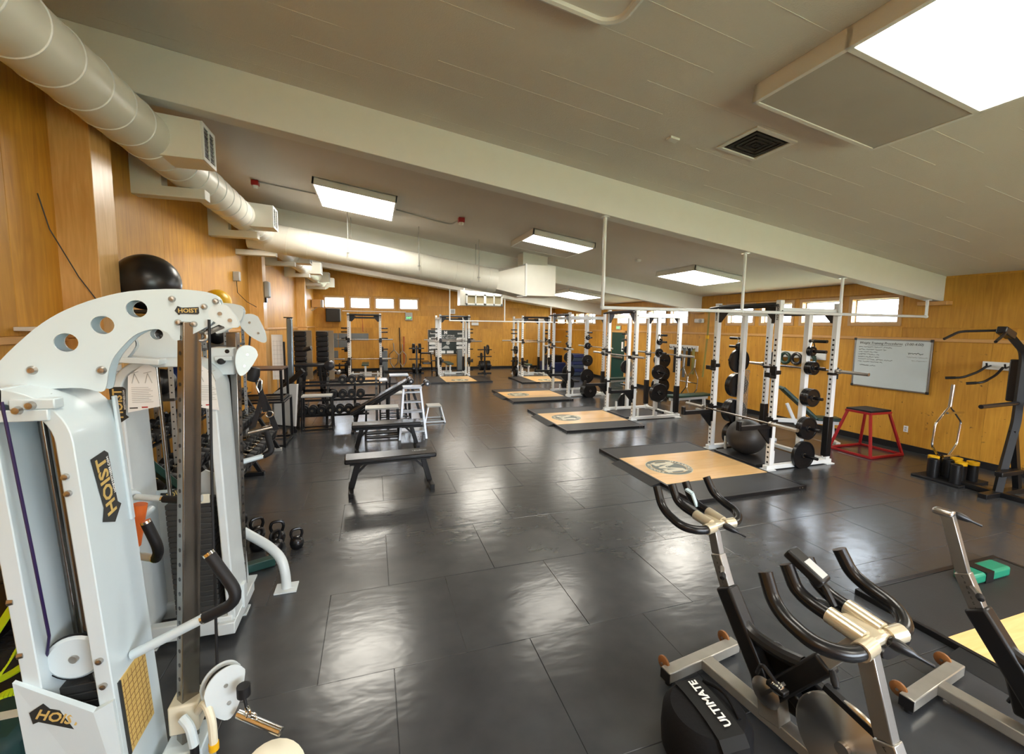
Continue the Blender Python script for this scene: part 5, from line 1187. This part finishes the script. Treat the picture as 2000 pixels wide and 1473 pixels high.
# wall rails with hooks
def hook_rail(label, y0, y1, z0, z1, hooks):
    t = thing('hook_rail', label, 'hook rail', (XR, (y0+y1)/2, z0)); obj('board', MB().box(XR-.045, XR-.012, y0, y1, z0, z1), PAPER, t, bev=.006)
    for y in hooks: obj('hook', MB().tube([(XR-.05, y, (z0+z1)/2), (XR-.14, y, (z0+z1)/2-.02), (XR-.16, y, (z0+z1)/2+.04)], .012, 8, .02), BLACK, t)
    return t
hook_rail('white hook board on the right wall above the bar holder', 3.55, 4.08, 1.53, 1.65, (3.62, 3.78, 3.98))
hook_rail('white hook board on the right wall behind the nearest rack', 6.5, 7.75, 1.47, 1.61, (6.7, 7.0, 7.3, 7.6))
hook_rail('white hook board on the right wall behind the second rack', 10.2, 11.45, 1.42, 1.59, (10.3, 10.5, 10.7, 10.9, 11.1, 11.3))
for k, (a, pts) in enumerate((('left', [(8.80, 3.98, 1.58), (8.72, 4.02, 1.50), (8.55, 4.12, 1.40), (8.45, 4.28, 1.38)]), ('middle', [(8.80, 3.8, 1.58), (8.7, 3.82, 1.47), (8.5, 3.86, 1.36), (8.4, 4.0, 1.33)]), ('right', [(8.80, 3.64, 1.58), (8.75, 3.7, 1.45), (8.6, 3.6, 1.32), (8.5, 3.45, 1.28)]))):
    t = thing('cable_bar', 'black bent cable attachment hanging on the hook board, %s one of three' % a, 'cable attachment', pts[0], 'cable attachments'); obj('bar', MB().tube(pts, .017, 10, .06), BLACK, t)
    p, q = Vector(pts[-1]), Vector(pts[-2]); obj('grip', MB().cyl(p, q+(p-q)*.4, .021, 10), RUB, t)
for k, (y, m_) in enumerate(((6.75, GREEN), (7.05, BLACKP), (7.32, GREEN), (7.58, BLACKP))):
    o = obj('rope_coil', MB().lathe([(.11+.035*math.cos(a), .035*math.sin(a)) for a in [2*PI*i/8 for i in range(8)]], (8.80, y, 1.46), (1, 0, 0), 20, closed=True), m_); tag(o, '%s coiled rope on the hook board behind the nearest rack, %s from right' % ('green' if m_ is GREEN else 'black', ORD[k]), 'rope', 'coiled ropes')
for k, y in enumerate((10.28, 10.46, 10.66, 10.88, 11.08)):
    m_ = (STRAP, RUB, MATG, STRAP, RUB)[k]; L = (.72, .5, .85, .6, .75)[k]
    o = obj('resistance_band', MB().bar((8.83, y-.03, 1.5), (8.83, y-.035, 1.5-L), .02, .045, (0, 1, 0)).bar((8.84, y+.03, 1.5), (8.84, y+.035, 1.5-L), .02, .045, (0, 1, 0)).bar((8.835, y-.05, 1.5-L), (8.835, y+.05, 1.5-L), .03, .03), m_); tag(o, '%s resistance band hanging behind the second rack, %s from right' % (('olive', 'black', 'grey', 'olive', 'black')[k], ORD[k]), 'resistance band', 'resistance bands')
for k, y in enumerate((10.05, 10.5)):
    t = thing('trap_bar', 'silver trap bar leaning on the right wall behind the second rack, %s one' % ('right', 'left')[k], 'trap bar', (8.6, y, 0), 'trap bars behind the second rack')
    P = [(8.72, y, 1.22), (8.70, y, .98), (8.66, y-.2, .72), (8.64, y-.2, .38), (8.60, y, .12), (8.64, y+.2, .38), (8.66, y+.2, .72), (8.70, y, .98)]
    obj('hex_frame', MB().tube(P[1:], .015, 10, .03), CHROME, t); obj('sleeve', MB().cyl(P[0], P[1], .024, 12), STEEL, t); obj('sleeve', MB().cyl((8.60, y, .12), (8.58, y, .0), .024, 12), STEEL, t); obj('grip', MB().cyl((8.65, y-.2, .55), (8.65, y+.2, .55), .014, 10), CHROME, t)
t = thing('plate_tree', 'black plate tree loaded with plates behind the second rack', 'plate tree', (8.1, 10.75, 0))
def tree(t, x, y, ax, pegs, h=1.25):
    obj('mast', MB().box(x-.035, x+.035, y-.035, y+.035, .05, h), BLACK, t, bev=.004); obj('base', MB().box(x-.3, x+.3, y-.035, y+.035, 0, .05).box(x-.035, x+.035, y-.3, y+.3, 0, .05), BLACK, t, bev=.004)
    for z, s in pegs: obj('peg', MB().cyl((x, y, z), (x+ax[0]*s*.32, y+ax[1]*s*.32, z), .024, 12), BLACK, t)
tree(t, 8.1, 10.75, (0, 1), [(1.15, 1), (1.15, -1), (.75, -1), (.4, 1), (.4, -1)])
for i, (z, s, sz) in enumerate(((1.15, -1, 'large'), (.75, -1, 'large'), (.4, -1, 'large'), (1.15, 1, 'medium'), (.4, 1, 'large'))):
    plate(sz, (8.1, 10.75+s*.12, z), 0, '%s plate on the plate tree behind the second rack, %s side, %s peg' % (sz, 'near' if s < 0 else 'far', {1.15: 'top', .75: 'middle', .4: 'bottom'}[z]), 'plates on the tree by the right wall')
t = thing('emergency_light', 'twin head emergency light on the right wall between the window groups', 'emergency light', (XR, 10.2, 2.3)); obj('case', MB().box(XR-.09, XR-.012, 10.02, 10.36, 2.25, 2.37), PAPER, t, bev=.025); obj('lamp', MB().lathe([(.001, .03), (.05, .02), (.05, 0)], (XR-.09, 10.1, 2.31), (-1, 0, 0), 14), GREY, t)
t = thing('exit_sign', 'small green exit sign above the dark green door', 'exit sign', (XR, 14.45, 2.0)); obj('case', MB().box(XR-.05, XR-.012, 14.32, 14.64, 2.0, 2.16), GREY, t, bev=.006); text('EXIT', .11, (XR-.0515, 14.48, 2.08), (0, -1, 0), (0, 0, 1), GLOWG, t, bold=.002)
# yellow strap on the near rack post
t = thing('resistance_strap', 'long olive yellow strap hanging from the front left post of the nearest rack', 'strap', (5.5, 6.0, 1.5)); m = MB(); obj('band', MB().bar((5.50, 6.07, 2.45), (5.50, 6.08, 1.95), .035, .006, (1, 0, 0)).bar((5.50, 6.08, 1.95), (5.47, 6.11, 1.25), .035, .006, (1, 0, 0)), STRAP, t); obj('buckle', MB().cbox((5.5, 6.08, 1.95), (.03, .05, .06)), YEL, t)
# things in the far right corner: stacked blue steps, mats, dark boxes
for k in range(6):
    o = obj('aerobic_step', MB().box(8.05+.01*(k % 2), 8.6+.01*(k % 2), 16.5, 17.2, .02+.155*k, .02+.155*k+.145), BLUE if k % 2 else mat('slate_blue', (.03, .05, .09), .5), bev=.02); tag(o, 'blue aerobic step, %s of the stack by the green door' % ('lowest', 'second', 'third', 'fourth', 'fifth', 'topmost')[k], 'aerobic step', 'stack of blue steps')
o = obj('tumbling_mat', MB().box(7.75, 8.6, 18.4, 19.6, 0, .42), BLUE, bev=.03); tag(o, 'folded dark blue tumbling mat behind the far right corner rack', 'mat')
o = obj('storage_crate', MB().box(7.9, 8.5, 18.6, 19.4, .42, .75), BLACK, bev=.03); tag(o, 'black crate on top of the folded blue mat', 'crate')
t = thing('wall_board', 'narrow grey notice board on the right wall left of the green door', 'board', (XR, 15.4, 1.5)); obj('panel', MB().box(XR-.03, XR-.012, 15.2, 15.55, 1.1, 1.75), GREY, t); obj('frame', MB().box(XR-.035, XR-.012, 15.17, 15.2, 1.07, 1.78).box(XR-.035, XR-.012, 15.55, 15.58, 1.07, 1.78), ALU, t)
# ------------------------------------------------------------------ far wall
t = thing('exit_sign', 'grey exit sign box with glowing green letters on the far wall', 'exit sign', (1.6, YF, 2.45))
obj('case', MB().box(1.45, 1.77, YF-.09, YF-.012, 2.29, 2.65), GREY, t, bev=.01); obj('letter_panel', MB().box(1.49, 1.73, YF-.094, YF-.09, 2.34, 2.46), DKGREEN, t); text('EXIT', .11, (1.61, YF-.096, 2.40), (1, 0, 0), (0, 0, 1), GLOWG, t, bold=.003)
t = thing('loudspeaker', 'large black loudspeaker on the far wall under the first window', 'speaker', (-1.6, YF, 2.45)); obj('cabinet', MB().box(-1.9, -1.33, YF-.32, YF-.06, 2.18, 2.75), BLACK, t, bev=.02); obj('grille', MB().box(-1.87, -1.36, YF-.328, YF-.32, 2.21, 2.72), DARKG, t); obj('bracket', MB().box(-1.7, -1.5, YF-.06, YF-.012, 2.4, 2.55), BLACK, t); obj('side_trim', MB().box(-1.33, -1.30, YF-.3, YF-.06, 2.22, 2.75), GREY, t)
t = thing('bracket_speaker', 'small wooden box on a wall bracket in the far left corner', 'speaker', (-2.3, 20.0, 3.0)); obj('cabinet', MB().box(-2.42+.06, -2.02, 19.55, 19.9, 2.76, 3.08), TRIMW, t, bev=.01); obj('front', MB().box(-2.02, -1.93, 19.56, 19.89, 2.77, 3.07), GREY, t, bev=.01); obj('arm', MB().bar((-2.38, 19.7, 2.62), (-2.15, 19.7, 2.77), .04, .03), ALU, t)
for i, (x0, x1, z0, z1, nm) in enumerate(((-1.95, -1.45, 1.05, 1.68, 'large grey felt panel at the left of the far wall'), (-1.43, -.93, 1.05, 1.68, 'grey felt panel behind the left post of the far window rack'), (-.92, -.17, 1.37, 1.68, 'long grey felt panel inside the far window rack'), (-1.765, -1.46, .59, .91, 'small square grey felt panel low on the far wall'))):
    o = obj('felt_panel', MB().box(x0, x1, YF-.03, YF-.012, z0, z1), MATG, bev=.003); tag(o, nm, 'wall panel', 'grey felt panels')
# record board
t = thing('record_board', 'dark framed record board with white name plates and an M on the far wall', 'board', (3.48, YF, 1.29)); yb = YF-.04
obj('panel', MB().box(2.49, 4.47, yb, YF-.012, .71, 1.86), mat('board_green_black', (.012, .02, .015), .4), t)
fr = MB()
for a, b, c, e in ((2.46, 4.5, .68, .71), (2.46, 4.5, 1.86, 1.89), (2.46, 2.49, .71, 1.86), (4.47, 4.5, .71, 1.86)): fr.box(a, b, yb-.012, YF-.012, c, e)
obj('frame', fr, FRAMEW, t)
text('M', .2, (3.31, yb-.001, 1.735), (1, 0, 0), (0, 0, 1), PAPER, t, bold=.008)
text('WEIGHT LIFTING', .11, (3.31, yb-.001, 1.59), (1, 0, 0), (0, 0, 1), PAPER, t); text('SCHOOL RECORDS', .11, (3.31, yb-.001, 1.485), (1, 0, 0), (0, 0, 1), PAPER, t)
for x0, x1 in ((2.53, 2.89), (3.83, 4.19)):
    for k in range(4): obj('name_plate', MB().box(x0, x1+.1, yb-.006, yb, .755+.205*k, .885+.205*k), PAPER, t)
for x0 in (2.96, 3.36): obj('name_plate', MB().box(x0, x0+.33, yb-.006, yb, .755, .885), PAPER, t)
for x0 in (2.58, 3.88):
    obj('heading', MB().box(x0, x0+.3, yb-.004, yb, 1.66, 1.74), GREY, t)
    for k in range(4): obj('caption', MB().box(x0+.06, x0+.26, yb-.004, yb, .905+.205*k, .925+.205*k), GREY, t)
obj('portrait', MB().prism(circ(3.42, 1.25, .09, 14), (0, yb-.001, 0), (1, 0, 0), (0, 0, 1), .003).prism([(3.1, .98), (3.3, 1.13), (3.45, 1.1), (3.5, .98)], (0, yb-.001, 0), (1, 0, 0), (0, 0, 1), .003), GREY, t)
o = obj('wall_box', MB().box(3.51, 3.76, YF-.1, YF-.012, 2.63, 2.86), PAPER, bev=.01); tag(o, 'small white square box high on the far wall beside the drop pipe', 'wall box'); obj('face', MB().box(3.55, 3.72, YF-.104, YF-.1, 2.67, 2.82), GREY, o)
t = thing('emergency_light', 'white twin lamp emergency light on the far wall right of the record board', 'emergency light', (4.72, YF, 2.2)); obj('case', MB().box(4.55, 4.9, YF-.1, YF-.012, 2.1, 2.24), PAPER, t, bev=.01)
for x in (4.6, 4.85): obj('lamp', MB().lathe([(.001, .05), (.05, .045), (.05, 0)], (x, YF-.06, 2.30), (0, -1, .2), 12), GREY, t)
o = obj('wire_duct', MB().box(-1.25, 1.48, YF-.03, YF-.012, 2.655, 2.685), PAPER); tag(o, 'thin white cable channel under the far wall windows', 'cable channel')
o = obj('wall_strap', MB().bar((-.42, YF-.05, 2.5), (-.41, YF-.05, 2.1), .015, .015).bar((-.41, YF-.05, 2.1), (-.40, YF-.05, 1.75), .04, .02), RED); tag(o, 'dark red strap hanging on the far wall inside the window rack', 'strap')
# bars standing at the far wall
t = thing('trap_bar', 'pale trap bar standing against the far wall between the two racks', 'trap bar', (.95, 20.4, 0)); y = 20.4
obj('hex_frame', MB().tube([(.92, y, .95), (.72, y, .72), (.76, y, .35), (.90, y, .12), (1.08, y, .35), (1.12, y, .72), (.92, y, .95)], .02, 8, .04), STEEL, t); obj('sleeve', MB().cyl((.92, y, .95), (.90, y, 1.25), .025, 10), STEEL, t); obj('grip', MB().cyl((.76, y, .55), (1.1, y, .55), .014, 8), CHROME, t)
t = thing('trap_bar', 'second pale trap bar standing beside the long bar at the far wall', 'trap bar', (1.3, 20.4, 0))
obj('hex_frame', MB().tube([(1.3, y, .90), (1.14, y, .7), (1.16, y, .38), (1.3, y, .15), (1.44, y, .38), (1.46, y, .7), (1.3, y, .90)], .018, 8, .04), STEEL, t); obj('sleeve', MB().cyl((1.3, y, .9), (1.3, y, 1.2), .022, 10), STEEL, t)
o = obj('long_bar', MB().cyl((1.22, 20.45, 0), (1.18, 20.53, 1.95), .022, 10), IRON); tag(o, 'long black bar leaning upright on the far wall', 'bar')
o = obj('short_bar', MB().cyl((1.36, 20.45, .2), (1.38, 20.53, 1.55), .02, 10), RED); tag(o, 'shorter dark red bar leaning upright on the far wall', 'bar')
t = thing('plate_tree', 'black plate tree with large plates at the far wall left of the record board', 'plate tree', (1.8, 19, 0)); tree(t, 1.8, 19, (1, 0), [(1.08, 1), (1.08, -1), (.62, 1), (.62, -1), (.22, 1), (.22, -1)], 1.2)
for z in (1.08, .22):
    for s in (-1, 1):
        for k in range(2): plate('large', (1.8+s*(.10+.055*k), 19, z), PI/2, 'large plate on the %s pegs of the tree left of the record board, %s %s' % ('top' if z > 1 else 'bottom', 'left' if s < 0 else 'right', ('inner', 'outer')[k]), 'plates on the left far tree')
t = thing('plate_tree', 'black plate tree with large plates at the far wall right of the record board', 'plate tree', (4.65, 18.3, 0)); tree(t, 4.65, 18.3, (1, 0), [(1.05, 1), (1.05, -1), (.75, 1), (.75, -1), (.36, 1), (.36, -1)], 1.2)
plate('large', (4.78, 18.3, 1.05), PI/2, 'large plate on the top right peg of the tree right of the record board', 'plates on the right far tree'); plate('medium', (4.5, 18.3, .75), PI/2, 'medium plate on the middle left peg of the tree right of the record board', 'plates on the right far tree')
for s in (-1, 1):
    for k in range(3): plate('large', (4.65+s*(.09+.055*k), 18.3, .36), PI/2, 'large plate on the bottom peg of the right far tree, %s %s' % ('left' if s < 0 else 'right', ('inner', 'middle', 'outer')[k]), 'plates on the right far tree')
# low dark equipment along the far wall
t = thing('bench_press', 'black bench with a bar rest at the far wall left of the record board', 'bench', (2.3, 19.3, 0))
obj('frame', MB().tube([(1.98, 19.3, 0), (2.0, 19.3, .85), (2.45, 19.3, .85), (2.5, 19.3, 0)], .03, 8, .06), BLACK, t); obj('pad', MB().box(2.05, 2.4, 18.9, 19.9, .4, .48), BLACKP, t, bev=.02); obj('bar_rest', MB().cyl((1.95, 19.3, .88), (2.75, 19.3, .88), .02, 10), DSTEEL, t)
plate('medium', (2.62, 19.3, .88), PI/2, 'medium plate on the bar of the bench left of the record board', 'plates at the bench')
o = obj('foam_pad', MB().box(3.75, 4.05, 19.9, 20.1, 0, .95), MATG, bev=.03); tag(o, 'tall grey foam pad standing behind the record board rack', 'foam pad')
o = obj('foam_pad', MB().box(.32, .62, 19.7, 19.95, 0, .95), MATG, bev=.03); tag(o, 'tall grey foam pad right of the far window rack', 'foam pad')
t = thing('dumbbell_stand', 'low dark stand with weights on the floor at the far left', 'stand', (-1.3, 18.6, 0)); obj('shelf', MB().box(-1.75, -.95, 18.4, 18.8, .1, .18).box(-1.75, -.95, 18.5, 18.8, .4, .46), BLACK, t, bev=.01)
for x in (-1.7, -1.0): obj('upright', MB().box(x-.03, x+.03, 18.55, 18.62, 0, .6), BLACK, t)
for k in range(3): plate('medium', (-1.5+.22*k, 18.55, .36), PI/2, 'medium plate on the low dark stand at the far left, %s from left' % ORD[k], 'plates on the far left stand')
o = obj('floor_mat', MB().box(.5, 1.65, 19.4, 20.2, 0, .05), RUB, bev=.01); tag(o, 'dark mat on the floor under the trap bars at the far wall', 'mat')
# ------------------------------------------------------------------ spin bikes (front points to local +y)
FLY = mat('spun_steel', (.78, .75, .69), .3, 1, var=.1)
def aniso(m):
    b = m.node_tree.nodes['Principled BSDF']; b.inputs['Anisotropic'].default_value = .9; b.inputs['Anisotropic Rotation'].default_value = .25
    tg = m.node_tree.nodes.new('ShaderNodeTangent'); tg.direction_type = 'RADIAL'; tg.axis = 'X'; m.node_tree.links.new(tg.outputs[0], b.inputs['Tangent'])
aniso(FLY)
FRM = mat('bike_frame_silver', (.40, .385, .345), .33, .55, var=.2, vscale=12)
PSTL = mat('seat_post_grey', (.30, .29, .27), .33, .8, var=.15)
def bike(loc, rz, label, bars=True, zc=.95, seat=True, tip=1.0):
    t = thing('spin_bike', label, 'exercise bike', (0, 0, 0), 'spin bikes')
    fs = obj('front_stabiliser', MB().box(-.30, .30, -.035, .035, .03, .095), FRM, t, bev=.006)
    for s in (-1, 1):
        obj('end_cap', MB().box(s*.30-.006, s*.30+.006, -.033, .033, .03, .09), RUB, fs)
        w = obj('wheel', MB().lathe([(.001, -.014), (.03, -.014), (.042, -.006), (.042, .006), (.03, .014), (.001, .014)], (s*.26, .055, .085), (1, 0, 0), 18), WHEEL, fs); obj('axle', MB().cyl((s*.26-.018, .055, .085), (s*.26+.018, .055, .085), .008, 8), STEEL, w)
        obj('foot', MB().cyl((s*.27, 0, 0), (s*.27, 0, .03), .022, 12), RUB, fs)
    rs = obj('rear_stabiliser', MB().box(-.25, .25, -1.03, -.96, .03, .095), FRM, t, bev=.006)
    obj('floor_beam', MB().bar((0, -.03, .065), (0, -1.0, .065), .085, .06), FRM, t, bev=.006)
    # V frame: front leg, seat leg, crank housing
    z0 = .33
    obj('front_sleeve', MB().bar((0, -.42, .20), (0, -.135, .62), .085, .10, (0, 1, .4)), BLACK, t, bev=.014)
    obj('seat_sleeve', MB().bar((0, -.45, .22), (0, -.68, .56), .075, .10, (0, -1, .4)), BLACK, t, bev=.014)
    obj('lower_strut', MB().bar((0, -.43, .24), (0, -.46, .07), .09, .12, (0, 1, 0)), FRM, t, bev=.006)
    obj('rear_strut', MB().bar((0, -.5, .3), (0, -.9, .10), .05, .06, (0, 0, 1)), BLACK, t, bev=.008)
    obj('belt_cover', MB().prism([(-.30, .12), (-.24, .33), (-.40, .44), (-.56, .40), (-.82, .33), (-.86, .22), (-.80, .15), (-.5, .13)], (.035, 0, 0), (0, 1, 0), (0, 0, 1), .05), BLACK, t, bev=.012)
    obj('bottle_tray', MB().tube([(0, -.19, .52), (0, -.30, .44), (0, -.46, .44), (0, -.58, .47)], .035, 10, .08), BLACKP, t)
    # adjustable front post
    d = Vector((0, .10, .22)).normalized()
    p0 = Vector((0, -.15, .60)); p1 = p0+d*.20; p2 = Vector((0, p1.y+(zc-p1.z)*.30, zc))
    sl = obj('post_sleeve', MB().bar(p0, p1, .052, .066, (0, 1, 0)), PSTL, t, bev=.005)
    for k in range(7): text(str(7-k), .02, p1-d*(.02+.026*k)+Vector((-.0265, 0, 0)), d.cross(Vector((1, 0, 0))), Vector((0, d.y, d.z)), INK, sl, ext=.0004)
    obj('front_post', MB().bar(p1, p2, .042, .056, (0, 1, 0)), PSTL, t, bev=.004)
    kn = obj('post_knob', MB().cyl(p0+Vector((-.07, -.01, .12)), p0+Vector((-.015, .04, .13)), .011, 10), STEEL, t); obj('knob_grip', MB().lathe([(.001, 0), (.014, .004), (.018, .018), (.013, .036), (.001, .04)], p0+Vector((-.06, -.005, .12)), (-1, -.6, -.4), 14), RUB, kn)
    c = p2
    hd = obj('clamp_head', (MB().box(-.062, .062, c.y-.06, c.y+.075, c.z-.012, c.z+.022) if bars else MB().box(-.03, .03, c.y-.03, c.y+.06, c.z-.015, c.z+.02)), CREAMM if bars else STEEL, t, bev=.012)
    obj('clamp_lever', MB().lathe([(.001, 0), (.017, .01), (.02, .03), (.016, .065), (.007, .085), (.006, .13)], ((.02, c.y-.055, c.z+.008) if bars else (.025, c.y-.015, c.z+.004)), (.55, -.7, -.35), 14), BLACK, hd)
    if bars:
        for s in (-1, 1):
            h = obj('outer_bar', MB().tube([(s*.05, c.y-.045, c.z), (s*.15, c.y-.055, c.z), (s*.235, c.y+.01, c.z+.012), (s*.235, c.y+.13*tip, c.z+.045*tip), (s*.225, c.y+.19*tip, c.z+.08*tip), (s*.215, c.y+.24*tip, c.z+.17*tip)], .0245, 14, .06), IRON, hd)
            obj('socket', MB().cyl((s*.045, c.y-.045, c.z), (s*.115, c.y-.052, c.z), .0295, 14), CREAMM, h)
            h2 = obj('inner_bar', MB().tube([(s*.05, c.y-.02, c.z+.012), (s*.055, c.y+.16*tip, c.z+.035*tip), (s*.06, c.y+.22*tip, c.z+.06*tip), (s*.06, c.y+.27*tip, c.z+.15*tip)], .0245, 14, .05), IRON, hd)
            obj('socket', MB().cyl((s*.05, c.y-.03, c.z+.01), (s*.053, c.y+.08, c.z+.025), .029, 14), CREAMM, h2)
    # saddle
    ds = Vector((0, -.14, .23)).normalized(); q0 = Vector((0, -.66, .53)); q1 = q0+ds*.26
    sp = obj('seat_post', MB().bar(q0, q1, .045, .06, (0, 1, 0)), FRM, t, bev=.004); obj('seat_knob', MB().lathe([(.001, 0), (.014, .01), (.018, .05), (.012, .075), (.001, .08)], q0+Vector((-.02, -.05, .02)), (-.6, -.6, -.5), 12), RUB, sp)
    if seat:
        s = MB(); n = 14; vs = []; prof = [(-.16, .115, .045), (-.10, .125, .05), (-.02, .10, .045), (.06, .055, .04), (.13, .035, .03), (.16, .02, .02)]
        for yy, w, h in prof:
            for k in range(n): a = 2*PI*k/n; vs.append((w*math.cos(a), q1.y+yy+.03, q1.z+.06+h*math.sin(a)))
        s.add(vs, [(i*n+k, i*n+(k+1) % n, (i+1)*n+(k+1) % n, (i+1)*n+k) for i in range(len(prof)-1) for k in range(n)]+[tuple(range(n-1, -1, -1)), tuple((len(prof)-1)*n+k for k in range(n))])
        sd = obj('saddle', s, BLACKP, t); obj('saddle_rail', MB().bar(q1+Vector((0, -.1, .0)), q1+Vector((0, .1, .0)), .03, .025), CREAMM, sd)
    # flywheel with hub, crank with pedals
    fw_ = obj('flywheel', MB().lathe([(.03, -.010), (.205, -.010), (.212, -.006), (.212, .006), (.205, .010), (.03, .010)], (-.045, -.80, .255), (1, 0, 0), 48), FLY, t); obj('hub', MB().cyl((-.075, -.80, .255), (-.02, -.80, .255), .03, 18), STEEL, fw_)
    obj('magnet_arm', MB().bar((-.045, -.70, .47), (-.045, -.98, .40), .03, .03), BLACK, t)
    cr = obj('crank_disc', MB().lathe([(.001, -.02), (.05, -.015), (.075, 0), (.001, .01)], (-.075, -.45, .24), (1, 0, 0), 24), STEEL, t)
    for s, a in ((-1, 2.2), (1, 2.2-PI)):
        e = Vector((s*.10, -.45+.165*math.cos(a), .24+.165*math.sin(a)))
        k_ = obj('crank_arm', MB().bar((s*.10, -.45, .24), e, .016, .03, (1, 0, 0)), STEEL, t)
        pd = obj('pedal', MB().box(e.x+s*.02-(.045 if s < 0 else -.0), e.x+s*.02+(.0 if s < 0 else .045)+.0, e.y-.045, e.y+.045, e.z-.012, e.z+.012), BLACK, t, bev=.005); obj('toe_cage', MB().tube([(e.x+s*.05, e.y-.02, e.z+.01), (e.x+s*.05, e.y+.08, e.z+.07), (e.x+s*.05, e.y+.10, e.z+.0)], .01, 8, .03), BLACKP, pd); obj('cleat_clip', MB().lathe([(.001, -.02), (.028, -.015), (.03, .012), (.001, .02)], (e.x+s*.045, e.y, e.z), (1, .2, .3), 14), CHROME, pd)
    t.location = loc; t.rotation_euler = (0, 0, rz); return t
bike((1.905, 2.0, 0), .13, 'spin bike with numbered post and black handlebars beside the round black bag')
bike((1.555, .905, 0), .10, 'spin bike with black handlebars nearest the camera at the bottom right', zc=1.09, tip=.86)
bike((3.06, 1.45, 0), .13, 'spin bike without handlebars at the right edge in front of a platform', bars=False, zc=1.08)
# display on the nearest bike's handlebar
t = thing('bike_display', 'small black display mount leaning up from the nearest bike handlebars', 'display', (1.6, 1.1, 1.1)); dq = len(bpy.data.objects); obj('stalk', MB().tube([(1.595, 1.06, 1.09), (1.59, 1.10, 1.15), (1.585, 1.15, 1.17)], .012, 8, .03), BLACK, t); obj('screen_case', MB().bar((1.60, 1.10, 1.15), (1.565, 1.22, 1.22), .07, .035), BLACK, t, bev=.008); obj('plate', MB().bar((1.603, 1.105, 1.170), (1.585, 1.165, 1.205), .045, .006), GREY, t); t.location = (1.545, 1.06, 1.135)
t = thing('phone_clip', 'small pale clip standing on the handlebars of the spin bike by the bag', 'clip', (1.95, 2.2, .98)); obj('clip', MB().bar((1.92, 2.13, .985), (1.905, 2.16, 1.06), .03, .012), mat('pale_blue_plastic', (.4, .5, .52), .3), t, bev=.003); obj('jaw', MB().bar((1.905, 2.16, 1.06), (1.89, 2.2, 1.075), .03, .012), MATS['pale_blue_plastic'], t)
# round black bag
t = thing('round_bag', 'round black padded bag with white lettering on its flap beside the spin bike', 'bag', (1.5, 1.62, 0))
BAGM = mat('black_fabric', (.005, .005, .006), .8, var=.3, bump=.15, bscale=60, spec=.2)
obj('body', MB().lathe([(.001, 0), (.18, 0), (.205, .03), (.21, .10), (.205, .195), (.17, .24), (.08, .255), (.001, .257)], (1.535, 1.56, 0), (0, 0, 1), 36), BAGM, t)
fl = MB(); ex = Vector((-.06, -1, 0)).normalized(); ey = Vector((1, -.06, 0)).normalized(); c = Vector((1.535, 1.56, -.045))
prof = [(-.20, .255), (-.165, .291), (-.08, .304), (0, .307), (.08, .304), (.165, .291), (.20, .255), (.213, .14)]
vs = []
for s_, z in prof:
    for q in (-.07, .07): vs.append(c+ex*s_+ey*q+Vector((0, 0, z+.003)))
obj('flap', fl.add(vs, [(2*i, 2*i+1, 2*i+3, 2*i+2) for i in range(len(prof)-1)]), mat('black_flap', (.012, .012, .012), .7, var=.2, spec=.2), t)
text('ULTIMATE', .058, c+ex*-.0+ey*.012+Vector((0, 0, .3135)), -ex, -ey, PAPER, t, bold=.0015)
obj('carry_loop', MB().tube([c+ex*-.14+ey*.09+Vector((0, 0, .29)), c+ex*-.02+ey*.12+Vector((0, 0, .33)), c+ex*.1+ey*.10+Vector((0, 0, .295))], .009, 8, .08), BAGM, t)
# green handled thing on the near platform
t = thing('green_block', 'green and black block lying on the platform at the right edge', 'block', (5.0, 1.9, .045)); obj('block', MB().box(4.6, 5.1, 2.0, 2.14, .045, .13), mat('bright_green_vinyl', (.01, .20, .12), .4), t, bev=.02); obj('band', MB().box(4.75, 4.85, 1.995, 2.145, .045, .135), BLACK, t)
